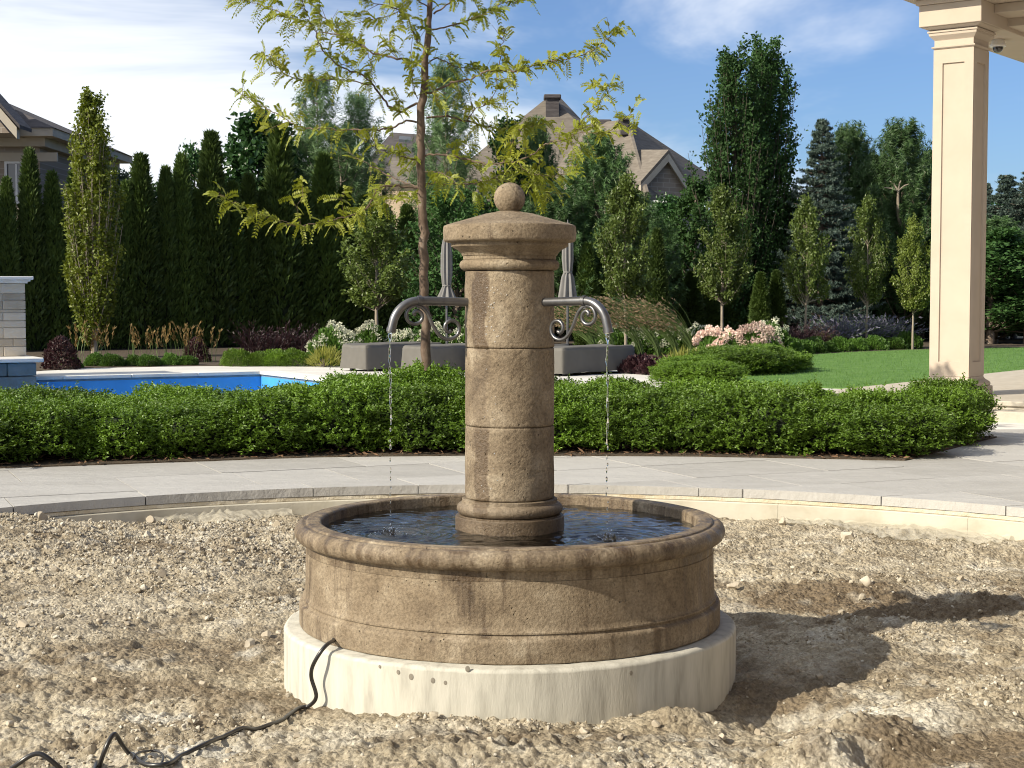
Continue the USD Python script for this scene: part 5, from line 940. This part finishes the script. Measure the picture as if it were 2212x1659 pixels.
BRS = [([(915, 234), (884, 232), (871, 242), (837, 223), (809, 188), (790, 166), (749, 151), (717, 129), (692, 97), (680, 69), (667, 41), (656, 5), (640, -30)], -.7, .016), ([(912, 130), (897, 135), (859, 126), (821, 119), (790, 104), (768, 91), (733, 75), (705, 44), (683, 19), (660, -6), (630, -40)], .6, .015),
       ([(799, 182), (749, 174), (718, 173), (667, 174), (630, 166), (601, 148), (586, 129), (564, 118)], -.5, .008), ([(900, 264), (884, 261), (856, 273), (815, 280), (774, 280), (733, 280), (692, 278), (655, 276), (626, 264), (601, 248), (570, 231), (538, 214), (507, 195)], .8, .013),
       ([(733, 75), (702, 72), (683, 67), (652, 50), (642, 44), (604, 28), (573, 14), (539, 5), (508, -4)], .4, .007), ([(906, 405), (870, 403), (837, 402), (818, 408), (799, 440), (774, 459), (743, 471), (699, 481), (655, 487), (611, 481), (582, 468), (554, 459), (523, 446), (494, 430), (473, 415)], -1.0, .013),
       ([(905, 402), (860, 388), (820, 368), (780, 345), (752, 330)], .9, .010), ([(918, 110), (897, 75), (884, 47), (856, 19), (815, 9), (780, -6)], -.5, .013), ([(903, 214), (892, 182), (890, 151), (887, 119)], -.3, .006), ([(908, 345), (880, 342), (850, 330), (815, 322), (790, 300)], -.8, .008),
       ([(922, 202), (955, 190), (982, 177), (1021, 170), (1056, 153), (1092, 155), (1125, 150), (1160, 138), (1205, 129), (1250, 121), (1276, 112), (1303, 95), (1324, 73), (1350, 60)], -.6, .014), ([(922, 140), (955, 128), (982, 143), (1012, 147), (1056, 153)], .4, .009), ([(1071, 154), (1083, 119), (1086, 89), (1092, 60)], -.2, .006),
       ([(921, 254), (946, 250), (979, 253), (1009, 262), (1038, 271), (1068, 275), (1116, 280), (1151, 272), (1190, 269)], .6, .013), ([(1009, 262), (1026, 238), (1050, 223), (1068, 202), (1074, 185)], -.2, .007), ([(914, 338), (967, 336), (1021, 348), (1068, 354), (1116, 348), (1160, 328), (1185, 308), (1229, 298), (1250, 271), (1279, 238), (1306, 208), (1324, 179)], -.9, .013),
       ([(1229, 298), (1265, 286), (1306, 286), (1336, 265), (1368, 247)], -.3, .006), ([(916, 399), (967, 397), (1021, 396), (1062, 387), (1115, 397), (1160, 410), (1215, 425)], .7, .011), ([(937, 30), (965, 10), (1000, -20), (1040, -50)], .3, .012), ([(928, 64), (967, 57), (1009, 45), (1044, 31), (1062, 21), (1080, 9), (1128, 3), (1150, -5)], .5, .011),
       ([(1085, 350), (1105, 320), (1110, 295), (1122, 275)], -.3, .006), ([(930, 20), (905, 0), (880, -20)], -.3, .010), ([(1160, 328), (1165, 350), (1150, 385), (1190, 400)], -.1, .005), ([(908, 372), (940, 370), (975, 385), (990, 410)], -.6, .007), ([(910, 430), (895, 415), (870, 420), (850, 440)], -.7, .006), ([(870, 15), (850, 30), (800, 40), (760, 30)], -.4, .005), ([(743, 471), (741, 452), (738, 430), (745, 410)], -.2, .004), ([(650, 486), (645, 470), (640, 450), (655, 430)], -.2, .004), ([(1120, 350), (1140, 372), (1180, 380), (1225, 378)], -.4, .005), ([(960, 336), (985, 318), (1010, 312)], .3, .005), ([(925, 165), (940, 205), (948, 215)], -.3, .004), ([(790, 104), (800, 130), (803, 165)], .1, .004), ([(860, 126), (845, 108), (840, 80), (850, 60)], .2, .004)]
O, DD, tw_ = [], [], []
for k, (pts, bend, r0) in enumerate(BRS):
    c, R = br(pts, bend, r0 * .78, .0025); obj('branch', tube(c, R, 7), M['bark_honey'], loc, smooth=60)
    n = len(c); s = np.linspace(0, 1, n); tg = unit(np.gradient(c, axis=0)); lowb = np.mean([p[1] for p in pts]) > 290
    st = .10 if r0 > .009 else .0
    for i in range(n):
        if s[i] < st or r.random() < (.10 if s[i] > .3 else .5): continue
        for _ in range(r.integers(1, 3 if k % 3 else 2)): O.append(c[i] + r.normal(0, .012, 3)); DD.append(tg[i] * .35 + rdir(r, 1)[0] * .8 + np.array([0, 0, .25]))
        if r.random() < (.20 if lowb else .24):
            d_ = unit(tg[i] * .6 + rdir(r, 1)[0] * .9 + np.array([0, 0, .3])); L_ = r.uniform(.10, .30); q_ = c[i] + d_ * np.linspace(0, 1, 5)[:, None] * L_ + np.array([0, 0, -.12]) * (np.linspace(0, 1, 5)[:, None] ** 2) * L_
            tw_.append(tube(q_, np.linspace(.0032, .0012, 5), 4, False))
            for w_ in range(r.integers(2, 6)):
                O.append(q_[r.integers(1, 5)] + r.normal(0, .01, 3)); DD.append(d_ * .5 + rdir(r, 1)[0] * .8 + np.array([0, 0, .15]))
obj('twigs', cat_(tw_), M['bark_honey'], loc, kind='stuff')
O, DD = np.array(O), unit(np.array(DD)); m = len(O); nlf = 16; Lr = r.uniform(.07, .16, m); dr = r.uniform(.1, 1.0, m)
s = np.linspace(.12, 1, nlf // 2).repeat(2); sd = np.tile([1.0, -1.0], nlf // 2)
P = O[:, None] + DD[:, None] * (Lr[:, None] * s)[..., None] + np.array([0, 0, -1.0]) * (Lr[:, None] * dr[:, None] * s ** 2)[..., None]
tg = unit(DD[:, None] + np.array([0, 0, -2.0]) * (dr[:, None] * s)[..., None]); side = unit(np.cross(DD, rdir(r, m)))[:, None] * sd[:, None]
LD = unit(tg * .55 + side * .8 + np.array([0, 0, -.15])); nn = m * nlf
fol = kites(P.reshape(-1, 3), LD.reshape(-1, 3), r.uniform(.031, .050, nn) * np.repeat(r.uniform(.65, 1.25, m), nlf), r.uniform(.013, .020, nn), r, .1, N=np.repeat(np.cross(side[:, 0], DD), nlf, 0))
obj('foliage', fol, M['leaf_locust'], loc)
s5 = np.linspace(0, 1, 5); rp = O[:, None] + DD[:, None] * (Lr[:, None] * s5)[..., None] + np.array([0, 0, -1.0]) * (Lr[:, None] * dr[:, None] * s5 ** 2)[..., None]
obj('leaf_stalks', cat_([tube(rp[i], .0014, 3, False) for i in range(m)]), M['leaf_locust'], loc, kind='stuff')

# ---------------------------------------------------------------- flower beds
def shrub_kind(nm, wl, lm): return plant(kindof(nm), *wl, 'bark', lm, 'stems', 'foliage')
def flowers(proto, seed, rx, ry, H, n, rad, m, k=60, zmin=.35, tall=1.0):
    r = rng(seed); d = rdir(r, n * 3); d[:, 2] = np.abs(d[:, 2]); d = d[d[:, 2] > zmin][:n]; n = len(d); C = d * [rx, ry, H] * r.uniform(.9, 1.05, (n, 1))
    e = rdir(r, n * k); P = np.repeat(C, k, 0) + e * rad * [1, 1, tall] * r.uniform(.8, 1.1, (n * k, 1))
    obj('flower_heads', kites(P, e * .35 + rdir(r, n * k), rad * .55, rad * .5, r, .1), M[m], proto, kind='stuff')
HYW = shrub_kind('hydrangea', dome_shrub(601, .62, .62, .85, 2600, .12, .08), 'leaf_fresh'); flowers(HYW, 1, .60, .60, .90, 34, .085, 'flower_white', tall=1.2)
HYP = shrub_kind('pink_hydrangea', dome_shrub(602, .75, .75, .75, 3000, .12, .08), 'leaf_fresh'); flowers(HYP, 2, .74, .74, .95, 52, .085, 'flower_pink', zmin=.1)
HYD = shrub_kind('white_hydrangea', dome_shrub(603, .62, .62, .75, 2400, .11, .075), 'leaf_fresh'); flowers(HYD, 3, .6, .6, .80, 26, .07, 'flower_white')
RED = shrub_kind('red_shrub', dome_shrub(604, .42, .42, .72, 1500, .075, .045, jit=.9), 'leaf_red')
LOW = [shrub_kind('low_shrub', dome_shrub(605 + k, .55, .5, .50, 2600, .075, .045), 'leaf_fresh') for k in range(2)]
GRN = shrub_kind('green_shrub', dome_shrub(607, .6, .6, .55, 3600, .055, .032), 'leaf_boxwood')
PUR = shrub_kind('purple_plant', dome_shrub(608, .35, .35, .24, 900, .10, .085, low=.0), 'leaf_purple')
LIM = shrub_kind('lime_plant', dome_shrub(609, .4, .4, .40, 500, .20, .02, jit=.35), 'leaf_lime')
YEL = shrub_kind('yellow_plant', dome_shrub(611, .4, .4, .34, 1500, .07, .05), 'leaf_lime')
def spiky(seed, n, H, sp, lean, m1, m2, tip=.35, wd=.012, nt=7, tl=.07):
    """Stems that rise and lean, with small leaves or plumes near their tips."""
    r = rng(seed); st, P, D = [], [], []
    for _ in range(n):
        b = np.r_[r.normal(0, sp * .35, 2), 0]; h = H * r.uniform(.6, 1.1); o = np.r_[r.normal(0, sp, 2), 0] + np.array(lean) * h * r.uniform(.5, 1.2)
        s = np.linspace(0, 1, 7)[:, None]; c = b + np.array([0, 0, h]) * (s - .18 * s ** 3 * min(1.5, np.linalg.norm(lean) * 1.2)) + o * s ** 2.1; st.append((c, wd))
        q = r.uniform(1 - tip, 1, nt); P.append(np.stack([np.interp(q, s[:, 0], c[:, j]) for j in range(3)], 1)); D.append(np.repeat(unit(c[-1:] - c[-3:-2]), nt, 0) + .5 * rdir(r, nt))
    C = np.array([c for c, _ in st]); t = unit(np.gradient(C, axis=1)); sd = unit(np.cross(t, rdir(r, n)[:, None])); w = wd * (1 - .8 * np.linspace(0, 1, 7))[None, :, None]
    v = np.stack([C - sd * w / 2, C + sd * w / 2], 2).reshape(-1, 3); k = (np.arange(n)[:, None] * 14 + np.arange(6)[None] * 2).ravel()[:, None]
    P = np.vstack(P)
    return (v, np.vstack([k + [0, 1, 3], k + [0, 3, 2]])), kites(P, np.vstack(D), tl * r.uniform(.7, 1.3, len(P)), tl * .25, r, .1)
def spiky_kind(nm, args, m1, m2, n1='blades', n2='plumes', extra=None):
    p = kindof(nm); a, b = spiky(*args, m1, m2, **(extra or {})); obj(n1, a, M[m1], p); obj(n2, b, M[m2], p, kind='stuff'); return p
GRS = [spiky_kind('ornamental_grass', (620 + k, 115, 1.65, .09, (-.85, -.05, 0)), 'grass_long', 'plume_tan', extra=dict(tip=.24, wd=.014, nt=5, tl=.075)) for k in range(2)]
AST = spiky_kind('astilbe', (630, 7, .80, .16, (-.02, 0, 0)), 'grass_long', 'plume_yellow', 'stems', extra=dict(tip=.38, wd=.014, nt=16, tl=.09))
LAV = spiky_kind('lavender', (640, 130, .55, .30, (0, 0, 0)), 'grass_long', 'flower_blue', 'stems', 'flower_spikes', extra=dict(tip=.5, wd=.010, nt=9, tl=.07))
BRN = spiky_kind('brown_plant', (650, 70, .60, .24, (0, 0, 0)), 'leaf_purple', 'leaf_purple', 'stems', 'leaves', extra=dict(tip=.7, wd=.010, nt=12, tl=.06))
def bedrow(nm, protos, us, v, lab, cat, group, sc=1.0, jit=0.0, z=.176, own=None):
    r = rng(sum(map(ord, nm)) + len(us))
    for k, u in enumerate(us):
        q = G(u, v if np.isscalar(v) else np.interp(u, *v), z); s = sc * r.uniform(.88, 1.14)
        copy(nm, protos[k % len(protos)], (own or {}).get(u, lab), cat, (q[0], q[1] + r.normal(0, jit), z), r.uniform(0, 6.28) if 'grass' not in nm else r.uniform(-.12, .12), (s, s, s * r.uniform(.9, 1.1)), None if own and u in own else group)
EDGE = ([60, 203, 420, 640, 740], [800, 792, 788, 786, 786])
bedrow('red_shrub', [RED], [132], 797, 'dark red leafed shrub right of the stone pillar', 'shrub', None, .85)
bedrow('low_shrub', LOW, [165, 205, 245, 290, 325, 370, 405], (EDGE[0], [797, 791, 788, 786, 785]), 'low fresh green perennial along the pool edge on the left', 'plant', 'low green perennials by the pool', .46, .15)
bedrow('astilbe', [AST], [168, 205, 228, 285, 312, 338, 362, 395, 412, 452], (EDGE[0], [790, 785, 783, 782, 782]), 'yellow brown feathery astilbe flowers by the pool edge', 'plant', 'feathery astilbes by the pool', .9)
bedrow('red_shrub', [RED], [425], 781, 'dim dark red shrub behind the feathery yellow flowers', 'shrub', None, .7)
bedrow('brown_plant', [BRN], [545, 580, 612, 640, 668], 779, 'reddish brown perennial at the back of the bed left of the loungers', 'plant', 'reddish brown perennials', 1.1)
bedrow('green_shrub', [GRN], [518, 553, 596, 640], 790, 'low dark green shrub beside the pool, left of the white hydrangeas', 'shrub', 'low green shrubs by the pool', .66, own={596: 'rounded brighter green shrub beside the pool, left of the white hydrangeas'})
bedrow('lime_plant', [LIM], [703], 792, 'small yellow grass tuft left of the covered loungers', 'plant', None, .8)
bedrow('hydrangea', [HYW], [722], 789, 'white hydrangea left of the covered loungers, tallest of the white ones', 'hydrangea', None, .85)
bedrow('white_hydrangea', [HYD, HYW], [770, 800, 835, 872, 905, 940, 985, 1030], 772, 'white hydrangea blooming behind the covered loungers', 'hydrangea', 'white hydrangeas behind the loungers', .76)
bedrow('white_hydrangea', [HYD], [1335, 1365, 1395, 1425, 1455, 1485, 1512], 765, 'white hydrangea blooming behind the ornamental grasses', 'hydrangea', 'white hydrangeas behind the grasses', .85)
bedrow('ornamental_grass', GRS, [1290, 1330, 1385, 1425, 1462, 1500], 783, 'ornamental grass clump with tan plumes leaning left in the breeze', 'ornamental grass', 'ornamental grasses leaning left', .95, own={1500: 'rightmost leaning ornamental grass clump, beside the pink hydrangeas'})
bedrow('pink_hydrangea', [HYP], [1555, 1592, 1628], 784, 'pink hydrangea in full bloom above the clipped green shrubs', 'hydrangea', 'pink hydrangeas', .76, own={1555: 'pink hydrangea at the left end of the bloom, touching the leaning grasses', 1592: 'middle pink hydrangea of the three above the clipped shrubs', 1628: 'pink hydrangea at the right end of the bloom, by the white one'})
bedrow('white_hydrangea', [HYD], [1660], 768, 'white hydrangea right beside the pink ones', 'hydrangea', None, .9)
bedrow('purple_plant', [PUR], [1375, 1392, 1410, 1428, 1446, 1462, 1385, 1420, 1455], (([1375, 1470], [803, 806])), 'dark purple leafed plant edging the paving right of the loungers', 'plant', 'dark purple edging plants', .95, .25)
bedrow('lime_plant', [LIM], [1478], 812, 'bright yellow grass tuft right of the purple plants', 'plant', None, .95)
r = rng(9)
for k, (u, v, s) in enumerate(((1500, 822, .95), (1525, 812, 1.0), (1560, 810, 1.1), (1600, 808, 1.15), (1640, 806, 1.1), (1680, 803, 1.0), (1535, 830, .85), (1580, 795, 1.0), (1640, 792, 1.0), (1470, 828, .8), (1697, 798, .8))):
    q = G(u, v, .176); copy('boxwood_shrub', BOX[k % 4], 'rounded green boxwood shrub at the corner of the lawn', 'shrub', (q[0], q[1], .176), r.uniform(0, 6), (s * 1.2, s * 1.2, s * .62), 'boxwood shrubs at the lawn corner')
FAR = ([1690, 1830, 1960, 2110], [766, 758, 753, 750])
bedrow('brown_plant', [BRN], [1690, 1712, 1735, 1762, 1780], (FAR[0], [763, 756, 752, 749]), 'brownish purple perennial at the back edge of the lawn', 'plant', 'brownish perennials by the lawn', 1.0)
bedrow('low_shrub', LOW, [1672, 1700, 1728, 1756, 1784, 1815, 1850, 1890, 1930, 1962], FAR, 'low green plant edging the far side of the lawn', 'plant', 'low green edging plants', .72)
bedrow('yellow_plant', [YEL], [1773], 757, 'bright yellow green plant at the far lawn edge', 'plant', None, 1.1)
bedrow('lavender', [LAV], [1812, 1835, 1858, 1882, 1906, 1930], (FAR[0], [760, 753, 750, 748]), 'blue grey flowering perennial mound at the far lawn edge', 'plant', 'blue grey flowering perennials', 1.3)
bedrow('green_shrub', [LOW[0]], [1835, 1868, 1900], 745, 'green shrub behind the blue grey flowers at the far lawn edge', 'shrub', 'green shrubs behind the blue flowers', 1.25)
